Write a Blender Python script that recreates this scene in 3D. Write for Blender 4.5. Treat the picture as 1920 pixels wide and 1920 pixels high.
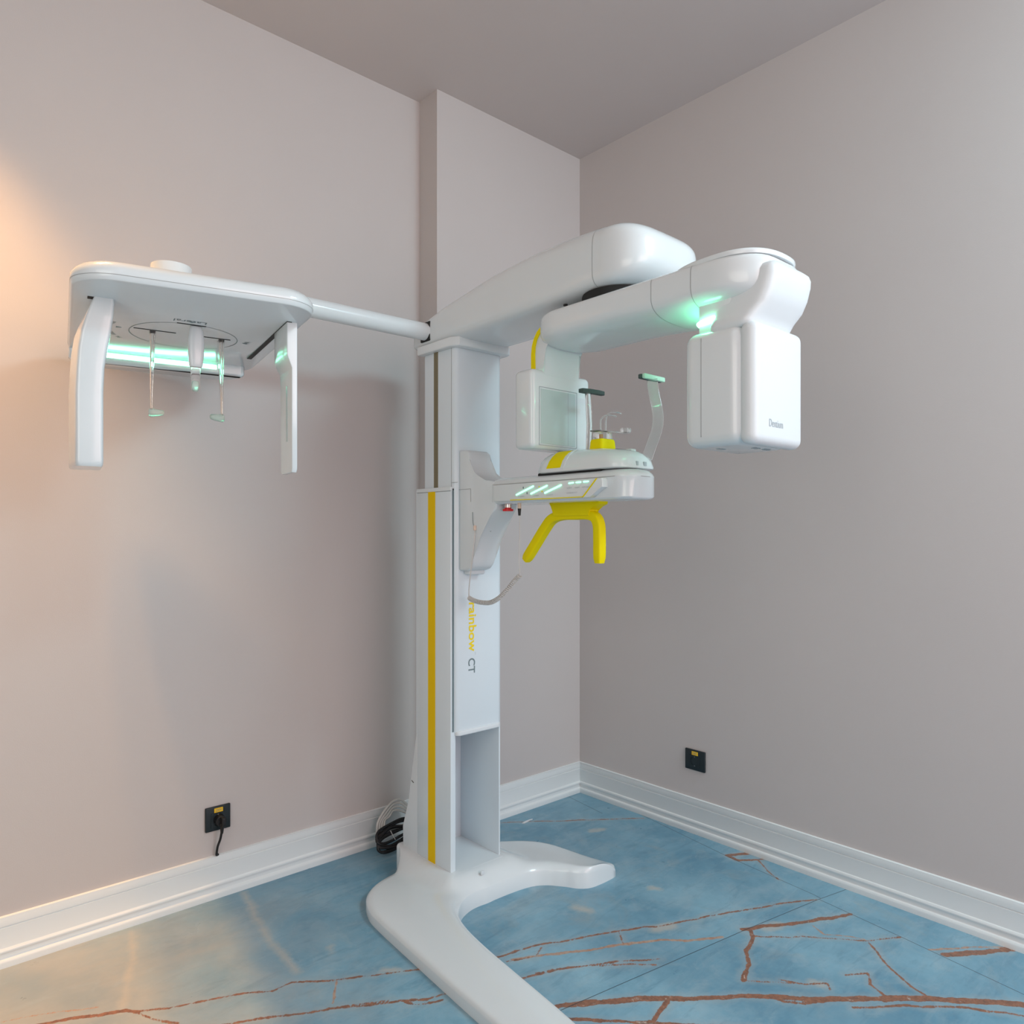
import bpy, bmesh, math, random
import numpy as np
from mathutils import Vector, Matrix

# ------------------------------------------------------------------ reset
for o in list(bpy.data.objects):
    bpy.data.objects.remove(o, do_unlink=True)
SC = bpy.context.scene
COL = SC.collection
PI = math.pi
random.seed(4)

# ------------------------------------------------------------------ camera
YAW = math.atan2(1218, 1371.8)
cam_d = bpy.data.cameras.new('camera')
cam = bpy.data.objects.new('camera', cam_d)
COL.objects.link(cam)
cam.location = (-2.490, -2.331, 1.20)
cam.rotation_euler = (PI / 2, 0, -(PI / 2 - math.atan2(math.cos(YAW), math.sin(YAW))))
cam_d.sensor_width = 36.0
cam_d.lens = 36.0 * 1371.8 / 1920
cam_d.shift_y = 37.0 / 1920
cam_d.clip_start = 0.02
SC.camera = cam

# ------------------------------------------------------------------ colour management, world
SC.view_settings.view_transform = 'Standard'
SC.view_settings.look = 'None'
SC.view_settings.gamma = 1.0
SC.view_settings.use_curve_mapping = False
SC.view_settings.exposure = 0.0
w = bpy.data.worlds.new('world')
SC.world = w
w.use_nodes = True
w.node_tree.nodes['Background'].inputs[0].default_value = (0.6, 0.7, 0.85, 1)
w.node_tree.nodes['Background'].inputs[1].default_value = 0.3


def area(name, loc, target, size, size_y, power, color, spread=PI):
    l = bpy.data.lights.new(name, 'AREA')
    l.shape = 'RECTANGLE'
    l.size = size
    l.size_y = size_y
    l.energy = power
    l.color = color
    l.spread = spread
    o = bpy.data.objects.new(name, l)
    COL.objects.link(o)
    o.location = loc
    d = Vector(target) - Vector(loc)
    o.rotation_euler = d.to_track_quat('-Z', 'Y').to_euler()
    return o


def spot(name, loc, target, power, color, angle, blend, radius):
    l = bpy.data.lights.new(name, 'SPOT')
    l.energy = power
    l.color = color
    l.spot_size = angle
    l.spot_blend = blend
    l.shadow_soft_size = radius
    o = bpy.data.objects.new(name, l)
    COL.objects.link(o)
    o.location = loc
    d = Vector(target) - Vector(loc)
    o.rotation_euler = d.to_track_quat('-Z', 'Y').to_euler()
    return o


area('ceiling_panel_light', (-0.47, -2.98, 2.90), (-0.66, -1.7, 0.2), 0.8, 0.8, 68, (0.58, 0.91, 1.0))
area('back_fill_light', (-1.3, -4.2, 1.7), (-1.2, 0, 1.5), 2.2, 2.2, 48, (1.0, 0.76, 0.74))  # added soft fill behind the camera, no door stands there
area('side_fill_light', (-4.2, -2.2, 1.6), (0, -1.2, 1.3), 3.0, 2.4, 46, (1.0, 0.98, 0.88))  # added soft fill from the left, the wall there is closed
spot('warm_downlight', (-2.40, -0.17, 2.90), (-2.38, -0.34, 0.0), 165, (1.0, 0.52, 0.17), math.radians(64), 1.0, 0.03)
spot('warm_downlight', (-2.24, -0.17, 2.90), (-2.22, -0.34, 0.0), 100, (1.0, 0.52, 0.17), math.radians(58), 1.0, 0.03)


# ------------------------------------------------------------------ materials
M = {}


def mat(name, base, rough=0.4, metallic=0.0, spec=0.5, coat=0.0, trans=0.0, ior=1.45, emit=None, estr=0.0,
        noise=0.0, nscale=30.0, bump=0.0, bscale=200.0, rnoise=0.0):
    m = bpy.data.materials.new(name)
    m.use_nodes = True
    nt = m.node_tree
    b = nt.nodes['Principled BSDF']
    b.inputs['Base Color'].default_value = (*base, 1)
    b.inputs['Roughness'].default_value = rough
    b.inputs['Metallic'].default_value = metallic
    b.inputs['Specular IOR Level'].default_value = spec
    b.inputs['Coat Weight'].default_value = coat
    b.inputs['Coat Roughness'].default_value = 0.08
    b.inputs['Transmission Weight'].default_value = trans
    b.inputs['IOR'].default_value = ior
    if emit:
        b.inputs['Emission Color'].default_value = (*emit, 1)
        b.inputs['Emission Strength'].default_value = estr
    tc = nt.nodes.new('ShaderNodeTexCoord')
    if noise > 0:
        n = nt.nodes.new('ShaderNodeTexNoise')
        n.inputs['Scale'].default_value = nscale
        n.inputs['Detail'].default_value = 5
        nt.links.new(tc.outputs['Object'], n.inputs['Vector'])
        mx = nt.nodes.new('ShaderNodeMix')
        mx.data_type = 'RGBA'
        mx.inputs['A'].default_value = (*[c * (1 - noise) for c in base], 1)
        mx.inputs['B'].default_value = (*[min(1, c * (1 + noise)) for c in base], 1)
        nt.links.new(n.outputs['Fac'], mx.inputs['Factor'])
        nt.links.new(mx.outputs['Result'], b.inputs['Base Color'])
    if bump > 0:
        n2 = nt.nodes.new('ShaderNodeTexNoise')
        n2.inputs['Scale'].default_value = bscale
        n2.inputs['Detail'].default_value = 3
        nt.links.new(tc.outputs['Object'], n2.inputs['Vector'])
        bp = nt.nodes.new('ShaderNodeBump')
        bp.inputs['Strength'].default_value = bump
        bp.inputs['Distance'].default_value = 0.002
        nt.links.new(n2.outputs['Fac'], bp.inputs['Height'])
        nt.links.new(bp.outputs['Normal'], b.inputs['Normal'])
    if rnoise > 0:
        n3 = nt.nodes.new('ShaderNodeTexNoise')
        n3.inputs['Scale'].default_value = 6
        nt.links.new(tc.outputs['Object'], n3.inputs['Vector'])
        mr = nt.nodes.new('ShaderNodeMapRange')
        mr.inputs['To Min'].default_value = rough - rnoise
        mr.inputs['To Max'].default_value = rough + rnoise
        nt.links.new(n3.outputs['Fac'], mr.inputs['Value'])
        nt.links.new(mr.outputs['Result'], b.inputs['Roughness'])
    M[name] = m
    return m


WALLC = (0.565, 0.520, 0.510)
mat('wall_paint', WALLC, 0.75, spec=0.25, noise=0.02, nscale=3, bump=0.12, bscale=350)
mat('ceiling_paint', (0.60, 0.555, 0.545), 0.85, spec=0.2, noise=0.02, nscale=3, bump=0.1, bscale=300)
mat('trim_white', (0.80, 0.83, 0.84), 0.35, noise=0.01, nscale=8, bump=0.04, bscale=60)
mat('white_plastic', (0.72, 0.765, 0.79), 0.20, coat=0.55, noise=0.008, nscale=6, rnoise=0.04)
mat('satin_white', (0.71, 0.75, 0.78), 0.38, coat=0.1, noise=0.008, nscale=6, rnoise=0.04)
mat('white_metal', (0.72, 0.79, 0.84), 0.30, coat=0.25, noise=0.01, nscale=5)
mat('yellow_paint', (0.86, 0.56, 0.0), 0.45, spec=0.15, noise=0.03, nscale=9)
mat('yellow_plastic', (0.84, 0.70, 0.0), 0.5, spec=0.15, noise=0.03, nscale=20)
mat('yellow_sticker', (0.85, 0.52, 0.02), 0.5, noise=0.03, nscale=60)
mat('black_rubber', (0.010, 0.010, 0.011), 0.42, noise=0.2, nscale=60)
mat('socket_black', (0.012, 0.020, 0.024), 0.38, noise=0.15, nscale=60)
mat('seam_grey', (0.30, 0.31, 0.31), 0.6, noise=0.05, nscale=40)
mat('dark_gap', (0.008, 0.009, 0.010), 0.6, noise=0.1, nscale=40)
mat('groove_olive', (0.20, 0.17, 0.10), 0.5, noise=0.1, nscale=10)
mat('print_grey', (0.16, 0.22, 0.24), 0.5, noise=0.05, nscale=60)
mat('print_light', (0.42, 0.47, 0.50), 0.5, noise=0.05, nscale=60)
mat('print_yellow', (0.90, 0.68, 0.02), 0.45, noise=0.02, nscale=60)
mat('screen_grey', (0.50, 0.61, 0.61), 0.30, coat=0.2, noise=0.02, nscale=8)
mat('green_light', (0.3, 0.9, 0.6), 0.3, emit=(0.18, 1.0, 0.50), estr=22.0, noise=0.02)
mat('bar_light', (0.3, 0.9, 0.6), 0.3, emit=(0.22, 1.0, 0.55), estr=9.0, noise=0.02)
mat('key_light', (0.3, 0.9, 0.6), 0.3, emit=(0.20, 1.0, 0.50), estr=3.5, noise=0.02)
mat('clear_acrylic', (0.97, 0.98, 0.98), 0.03, trans=0.92, ior=1.27, noise=0.0)
mat('frosted_tip', (0.82, 0.97, 0.90), 0.25, trans=0.75, noise=0.02)
mat('mint_pad', (0.55, 0.80, 0.66), 0.6, noise=0.04, nscale=60)
mat('dark_pad', (0.055, 0.085, 0.08), 0.6, noise=0.1, nscale=60)
mat('red_plastic', (0.70, 0.01, 0.015), 0.35, noise=0.05, nscale=50)
mat('chrome', (0.65, 0.62, 0.60), 0.22, metallic=1.0, noise=0.05, nscale=30)
mat('beige_plastic', (0.70, 0.52, 0.42), 0.45, noise=0.03, nscale=60)
mat('cord_white', (0.62, 0.60, 0.58), 0.45, noise=0.04, nscale=60)
mat('paper_white', (0.78, 0.78, 0.80), 0.8, noise=0.04, nscale=60)
mat('orange_tip', (0.70, 0.33, 0.08), 0.5, noise=0.04, nscale=60)


# ------------------------------------------------------------------ object helpers
ROOT_OFF = {}


def finish(bm, name, m, parent=None, smooth=35, off=None):
    bmesh.ops.recalc_face_normals(bm, faces=bm.faces[:])
    me = bpy.data.meshes.new(name)
    bm.to_mesh(me)
    bm.free()
    return link_mesh(me, name, m, parent, smooth)


def base_of(o):
    while o.parent is not None:
        o = o.parent
    return o


def link_mesh(me, name, m, parent=None, smooth=35):
    if parent is not None:
        off = base_of(parent).location
        me.transform(Matrix.Translation(-Vector(off)))
    if m is not None:
        for mm in (m if isinstance(m, (list, tuple)) else [m]):
            me.materials.append(M[mm] if isinstance(mm, str) else mm)
    if smooth:
        me.shade_smooth()
        me.set_sharp_from_angle(angle=math.radians(smooth))
    o = bpy.data.objects.new(name, me)
    COL.objects.link(o)
    if parent is not None:
        o.parent = parent
    return o


def empty(name, loc, label, cat, group=None):
    o = bpy.data.objects.new(name, None)
    COL.objects.link(o)
    o.location = loc
    o.empty_display_size = 0.05
    o['label'] = label
    o['category'] = cat
    if group:
        o['group'] = group
    return o


def tag(o, label, cat, group=None):
    o['label'] = label
    o['category'] = cat
    if group:
        o['group'] = group
    return o


def struct(o, label=None):
    o['kind'] = 'structure'
    return o


def rbox(bm, x0, x1, y0, y1, z0, z1, r=0.0, seg=4, T=None, rv=None):
    """box with rounded edges; rv rounds only the vertical edges, first"""
    g = bmesh.ops.create_cube(bm, size=1)
    vs = g['verts']
    for v in vs:
        v.co = Vector(((x0 + x1) / 2 + v.co.x * (x1 - x0), (y0 + y1) / 2 + v.co.y * (y1 - y0), (z0 + z1) / 2 + v.co.z * (z1 - z0)))
    allv = set(vs)
    if rv:
        es = [e for e in bm.edges if e.verts[0] in allv and e.verts[1] in allv and abs(e.verts[0].co.z - e.verts[1].co.z) > 1e-6
              and abs(e.verts[0].co.x - e.verts[1].co.x) < 1e-6 and abs(e.verts[0].co.y - e.verts[1].co.y) < 1e-6]
        rr = bmesh.ops.bevel(bm, geom=es, offset=rv, segments=8, profile=0.5, affect='EDGES')
        allv |= set(rr['verts'])
        allv = {v for v in allv if v.is_valid}
    if r:
        fs = {f for v in allv for f in v.link_faces}
        es = {e for f in fs for e in f.edges}
        if rv:
            es = {e for e in es if len(e.link_faces) == 2 and e.calc_face_angle(0) > 0.9}
        rr = bmesh.ops.bevel(bm, geom=list(es), offset=r, segments=seg, profile=0.5, affect='EDGES')
        allv |= set(rr['verts'])
        allv = {v for v in allv if v.is_valid}
    if T is not None:
        for v in allv:
            v.co = Vector(T(v.co))
    return allv


def box(name, m, parent, x0, x1, y0, y1, z0, z1, r=0.0, seg=4, T=None, rv=None):
    bm = bmesh.new()
    rbox(bm, x0, x1, y0, y1, z0, z1, r, seg, T, rv)
    return finish(bm, name, m, parent)


def ring_loft(bm, rings, cap=True, T=None):
    """rings: list of lists of points (same count), closed rings"""
    vr = []
    for R in rings:
        vr.append([bm.verts.new(Vector(T(p)) if T else Vector(p)) for p in R])
    n = len(rings[0])
    for a, b in zip(vr[:-1], vr[1:]):
        for i in range(n):
            j = (i + 1) % n
            bm.faces.new((a[i], a[j], b[j], b[i]))
    if cap:
        bm.faces.new(vr[0][::-1])
        bm.faces.new(vr[-1])
    return vr


def sgnpow(v, p):
    return math.copysign(abs(v) ** p, v)


def sup_ring_y(y, cx, w, zb, zt, nt, nb, split=0.5, n=64):
    zm = zb + (zt - zb) * split
    pts = []
    for i in range(n):
        a = 2 * PI * i / n
        c, s = math.cos(a), math.sin(a)
        ne = nt if s >= 0 else nb
        x = cx + w * sgnpow(c, 2 / ne)
        z = zm + ((zt - zm) if s >= 0 else (zm - zb)) * sgnpow(s, 2 / ne)
        pts.append((x, y, z))
    return pts


def lerp_table(tab, t):
    if t <= tab[0][0]:
        return tab[0][1:]
    for a, b in zip(tab[:-1], tab[1:]):
        if t <= b[0]:
            f = (t - a[0]) / (b[0] - a[0])
            f = f * f * (3 - 2 * f) * 0.0 + f
            return [p + (q - p) * f for p, q in zip(a[1:], b[1:])]
    return tab[-1][1:]


def catmull(pts, k=6):
    P = [Vector(p) for p in pts]
    P = [P[0] * 2 - P[1]] + P + [P[-1] * 2 - P[-2]]
    out = []
    for i in range(1, len(P) - 2):
        for j in range(k):
            t = j / k
            a, b, c, d = P[i - 1], P[i], P[i + 1], P[i + 2]
            out.append(0.5 * ((2 * b) + (c - a) * t + (2 * a - 5 * b + 4 * c - d) * t * t + (3 * b - a - 3 * c + d) * t ** 3))
    out.append(P[-2].copy())
    return out


def prism(bm, poly, axis, a0, a1, r=0.0, seg=3, T=None):
    """poly: 2D points; axis 'x' -> (y,z), 'y' -> (x,z), 'z' -> (x,y)"""
    def P(p, a):
        if axis == 'x':
            return (a, p[0], p[1])
        if axis == 'y':
            return (p[0], a, p[1])
        return (p[0], p[1], a)
    va = [bm.verts.new(P(p, a0)) for p in poly]
    vb = [bm.verts.new(P(p, a1)) for p in poly]
    n = len(poly)
    fa = bm.faces.new(va[::-1])
    fb = bm.faces.new(vb)
    for i in range(n):
        j = (i + 1) % n
        bm.faces.new((va[i], va[j], vb[j], vb[i]))
    allv = set(va + vb)
    if r:
        es = list(fa.edges) + list(fb.edges)
        rr = bmesh.ops.bevel(bm, geom=es, offset=r, segments=seg, profile=0.5, affect='EDGES', clamp_overlap=True)
        allv |= set(rr['verts'])
        allv = {v for v in allv if v.is_valid}
    if T is not None:
        for v in allv:
            v.co = Vector(T(v.co))
    return allv


def tube(bm, pts, r, n=16, cap=True, flat=None, T=None, radii=None, side=None, power=2.0):
    """sweep an (elliptic / superelliptic) section along pts; side = fixed reference vector; flat = (r_side, r_other)"""
    P = [Vector(p) for p in pts]
    rings = []
    prev = None
    for i, p in enumerate(P):
        if i == 0:
            t = P[1] - P[0]
        elif i == len(P) - 1:
            t = P[-1] - P[-2]
        else:
            t = (P[i + 1] - P[i]).normalized() + (P[i] - P[i - 1]).normalized()
        t.normalize()
        if side is not None:
            s = Vector(side)
            s = (s - t * s.dot(t)).normalized()
        elif prev is None:
            s = t.orthogonal().normalized()
        else:
            s = (prev - t * prev.dot(t)).normalized()
        prev = s
        u = t.cross(s)
        rr = radii[i] if radii else 1.0
        ra, rb = (flat if flat else (r, r))
        ring = []
        for k in range(n):
            a = 2 * PI * k / n
            ring.append(p + s * (ra * rr * sgnpow(math.cos(a), 2 / power)) + u * (rb * rr * sgnpow(math.sin(a), 2 / power)))
        rings.append(ring)
    return ring_loft(bm, rings, cap, T)


def capsule_radii(n, k=3):
    return [0.55, 0.85] + [1.0] * (n - 4) + [0.85, 0.55]


def text(body, m, parent, origin, xdir, ydir, width=None, height=None, name='lettering', depth=0.0006, align='LEFT', T=None, bend=None, bold=0.0):
    c = bpy.data.curves.new('t', 'FONT')
    c.body = body
    c.size = 1.0
    c.extrude = 0.0
    c.offset = bold
    c.align_x = 'LEFT'
    o = bpy.data.objects.new('t', c)
    COL.objects.link(o)
    bpy.context.view_layer.update()
    me = bpy.data.meshes.new_from_object(o.evaluated_get(bpy.context.evaluated_depsgraph_get()))
    bpy.data.objects.remove(o, do_unlink=True)
    xs = [v.co.x for v in me.vertices]
    ys = [v.co.y for v in me.vertices]
    x0, x1, y0, y1 = min(xs), max(xs), min(ys), max(ys)
    sx = width / (x1 - x0) if width else None
    sy = height / (y1 - y0) if height else None
    sx = sx or sy
    sy = sy or sx
    X, Y = Vector(xdir).normalized(), Vector(ydir).normalized()
    N = X.cross(Y)
    O = Vector(origin)
    for v in me.vertices:
        lx = (v.co.x - x0) * sx
        ly = (v.co.y - y0) * sy
        if bend:
            R, a0 = bend      # lettering set round a circle of radius R, starting at angle a0 (clockwise)
            a = a0 - lx / R
            rr = R + ly
            p = O + X * (rr * math.cos(a)) + Y * (rr * math.sin(a)) + N * depth
        else:
            p = O + X * lx + Y * ly + N * depth
        v.co = Vector(T(p)) if T else p
    return link_mesh(me, name, m, parent, smooth=0)


# ------------------------------------------------------------------ room shell
H = 2.929
XL, YN = -4.3, -4.3
WY = 0.12          # plane of the left wall
PX = -0.812        # left side of the boxed-out pillar


def slab(name, m, x0, x1, y0, y1, z0, z1):
    return struct(box(name, m, None, x0, x1, y0, y1, z0, z1))


slab('wall_left', 'wall_paint', XL - 0.1, 0.1, WY, WY + 0.1, 0, H)
slab('wall_right', 'wall_paint', 0.0, 0.1, YN - 0.1, WY, 0, H)
slab('wall_pillar', 'wall_paint', PX, 0.0, 0.0, WY, 0, H)
slab('wall_back', 'wall_paint', XL - 0.1, 0.0, YN - 0.1, YN, 0, H)
slab('wall_far_left', 'wall_paint', XL - 0.1, XL, YN, WY, 0, H)
slab('ceiling', 'ceiling_paint', XL - 0.1, 0.1, YN - 0.1, WY + 0.1, H, H + 0.1)

# skirting profile: (distance off the wall, height)
PROF = [(0.0, 0.0), (0.022, 0.0), (0.022, 0.014), (0.0205, 0.019), (0.016, 0.022), (0.0125, 0.025), (0.0125, 0.035), (0.016, 0.038),
        (0.0175, 0.042), (0.0165, 0.046), (0.0115, 0.049), (0.0105, 0.051), (0.0105, 0.1055), (0.0070, 0.1075), (0.0105, 0.1095),
        (0.0105, 0.128), (0.008, 0.1345), (0.0, 0.136)]


def baseboard(name, p0, p1, nrm, k0, k1, prof=PROF, h_scale=1.0):
    bm = bmesh.new()
    p0, p1, nrm = Vector((*p0, 0)), Vector((*p1, 0)), Vector((*nrm, 0))
    d = (p1 - p0).normalized()
    A = [bm.verts.new(p0 + nrm * o + d * (k0 * o) + Vector((0, 0, z))) for o, z in prof]
    B = [bm.verts.new(p1 + nrm * o + d * (k1 * o) + Vector((0, 0, z))) for o, z in prof]
    n = len(prof)
    for i in range(n):
        j = (i + 1) % n
        bm.faces.new((A[i], A[j], B[j], B[i]))
    bm.faces.new(A[::-1])
    bm.faces.new(B)
    return struct(finish(bm, name, 'trim_white', None, smooth=50))


baseboard('baseboard_left', (XL, WY), (PX, WY), (0, -1), 1, -1)
baseboard('baseboard_pillar_side', (PX, WY), (PX, 0), (-1, 0), 1, 1)
baseboard('baseboard_pillar', (PX, 0), (0, 0), (0, -1), -1, -1)
baseboard('baseboard_right', (0, 0), (0, YN), (-1, 0), 1, -1)

# ------------------------------------------------------------------ marble floor
VEINS = [  # half width, kind (0 rust, 1 orange-pale, 2 pale), points
    (.0095, 0, [(-1.185, -1.019), (-1.093, -1.075), (-0.994, -1.144), (-0.885, -1.24), (-0.768, -1.33), (-0.683, -1.425), (-0.561, -1.528), (-0.434, -1.641), (-0.35, -1.732), (-0.287, -1.806), (-.2, -1.9)]),
    (.0035, 0, [(-0.622, -1.522), (-0.543, -1.584), (-0.405, -1.715), (-0.338, -1.818)]),
    (.0035, 0, [(-0.736, -1.361), (-0.73, -1.395), (-0.699, -1.433), (-0.632, -1.473)]),
    (.0045, 0, [(-1.188, -1.076), (-1.076, -1.195), (-1.04, -1.22), (-0.954, -1.199)]),
    (.0035, 0, [(-1.076, -1.194), (-0.969, -1.302), (-0.867, -1.399)]),
    (.0075, 0, [(-0.504, -1.143), (-0.44, -1.172), (-0.372, -1.22), (-0.172, -1.319)]),
    (.0055, 0, [(-0.487, -1.158), (-0.523, -1.188), (-0.599, -1.209), (-0.648, -1.249), (-0.728, -1.278)]),
    (.0015, 0, [(-0.728, -1.278), (-0.695, -1.316), (-0.638, -1.376)]),
    (.0022, 0, [(-0.513, -1.182), (-0.385, -1.307), (-0.284, -1.42), (-0.19, -1.477)]),
    (.0016, 1, [(-0.324, -1.271), (-0.347, -1.318), (-0.296, -1.382), (-0.282, -1.418)]),
    (.0025, 0, [(-0.292, -1.424), (-0.356, -1.491), (-0.421, -1.587), (-0.432, -1.625)]),
    (.0025, 0, [(-0.653, -1.339), (-0.623, -1.395), (-0.571, -1.433), (-0.593, -1.45)]),
    (.0025, 0, [(-0.5, -1.449), (-0.446, -1.487), (-0.492, -1.512), (-0.511, -1.552)]),
    (.0030, 0, [(-1.139, -0.765), (-1.037, -0.788), (-0.785, -0.902), (-0.647, -0.977), (-0.452, -1.058), (-0.247, -1.155), (-0.162, -1.207)]),
    (.0045, 1, [(-1.129, -0.798), (-1.072, -0.825), (-0.95, -0.898), (-0.843, -0.95), (-0.733, -1.014), (-0.682, -1.066), (-0.586, -1.125)]),
    (.0022, 0, [(-0.789, -0.898), (-0.832, -0.951)]),
    (.0022, 0, [(-1.025, -0.809), (-1.067, -0.829), (-1.145, -0.794)]),
    (.0028, 0, [(-1.17, -0.876), (-1.133, -0.89), (-1.035, -0.929), (-0.912, -0.998), (-0.817, -1.068)]),
    (.0020, 0, [(-1.121, -0.888), (-1.027, -0.932), (-0.895, -1.03), (-0.846, -1.08)]),
    (.0028, 0, [(-0.521, -0.047), (-0.411, -0.123), (-0.305, -0.21), (-0.044, -0.404)]),
    (.0080, 0, [(-0.092, -0.833), (-0.012, -0.88), (-0.003, -0.942)]),
    (.0060, 0, [(-0.1, -0.88), (-0.022, -0.937)]),
    (.0080, 0, [(-0.092, -0.833), (-0.1, -0.88)]),
    (.0020, 0, [(-0.043, -0.93), (-0.1, -1.002), (-0.126, -1.054)]),
    (.0030, 1, [(-0.2, -1.557), (-0.102, -1.625), (-0.031, -1.689)]),
    (.0100, 0, [(-0.194, -1.594), (-0.101, -1.662), (-0.009, -1.715)]),
    (.0060, 0, [(-2.243, -0.206), (-2.158, -0.24), (-2.101, -0.262), (-2.049, -0.293), (-1.999, -0.315), (-1.98, -0.338)]),
    (.0030, 0, [(-1.984, -0.335), (-1.912, -0.379), (-1.855, -0.402), (-1.796, -0.425), (-1.747, -0.446), (-1.688, -0.487), (-1.636, -0.484), (-1.548, -0.55), (-1.447, -0.608), (-1.352, -0.66), (-1.25, -.71), (-1.139, -0.765)]),
    (.0030, 0, [(-1.98, -0.338), (-1.958, -0.39), (-1.915, -0.454)]),
    (.0032, 0, [(-1.95, -.45), (-1.818, -0.542), (-1.766, -0.565), (-1.698, -0.605), (-1.613, -0.65), (-1.54, -0.698), (-1.457, -0.744), (-1.407, -0.782), (-1.356, -0.795)]),
    (.0020, 0, [(-1.611, -0.647), (-1.536, -0.691), (-1.482, -0.721)]),
    (.0025, 0, [(-1.457, -0.744), (-1.445, -0.777), (-1.417, -0.796), (-1.378, -0.811)]),
    (.0018, 1, [(-1.541, -0.556), (-1.593, -0.635)]),
    (.0110, 2, [(-1.541, 0.078), (-1.571, -0.072), (-1.598, -0.282), (-1.602, -0.451)]),
    (.0090, 2, [(-1.887, 0.069), (-1.917, -0.071), (-1.972, -0.225), (-2.01, -0.319)]),
    (.0015, 1, [(-2.238, -0.162), (-2.152, -0.196), (-2.042, -0.258)]),
    (.0160, 2, [(-0.455, -1.185), (-0.395, -1.200)]), (.016, 2, [(-0.70, -0.968), (-0.65, -0.985)]),
    (.0150, 2, [(-0.79, -0.72), (-0.77, -0.76)]), (.012, 2, [(-1.42, -0.60), (-1.40, -0.62)]),
    (.0140, 2, [(-1.27, -0.72), (-1.23, -0.74)]), (.012, 2, [(-0.50, -0.80), (-0.49, -0.82)]),
    (.0090, 2, [(-1.48, -0.40), (-1.49, -0.43)]), (.012, 2, [(-0.30, -0.35), (-0.26, -0.37)]),
    (.0080, 2, [(-0.60, -1.40), (-0.59, -1.43)]),
]
SEAMS = [[(-1.9, -.90), (-1.182, -1.040), (-0.509, -1.147), (-0.164, -1.208), (0.0, -1.245)],
         [(-0.005, -0.16), (-0.02, -0.371), (-0.1, -0.838), (-0.138, -1.187), (-0.145, -1.212)],
         [(-0.155, -1.212), (-0.19, -1.477), (-0.238, -1.794), (-.31, -2.4)],
         [(-0.098, -0.02), (-0.133, -0.255)]]


def seg_dist(P, a, b):
    a, b = np.array(a), np.array(b)
    ab = b - a
    t = np.clip(((P - a) @ ab) / max(ab @ ab, 1e-9), 0, 1)
    return np.linalg.norm(P - (a + t[:, None] * ab), axis=1)


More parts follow.
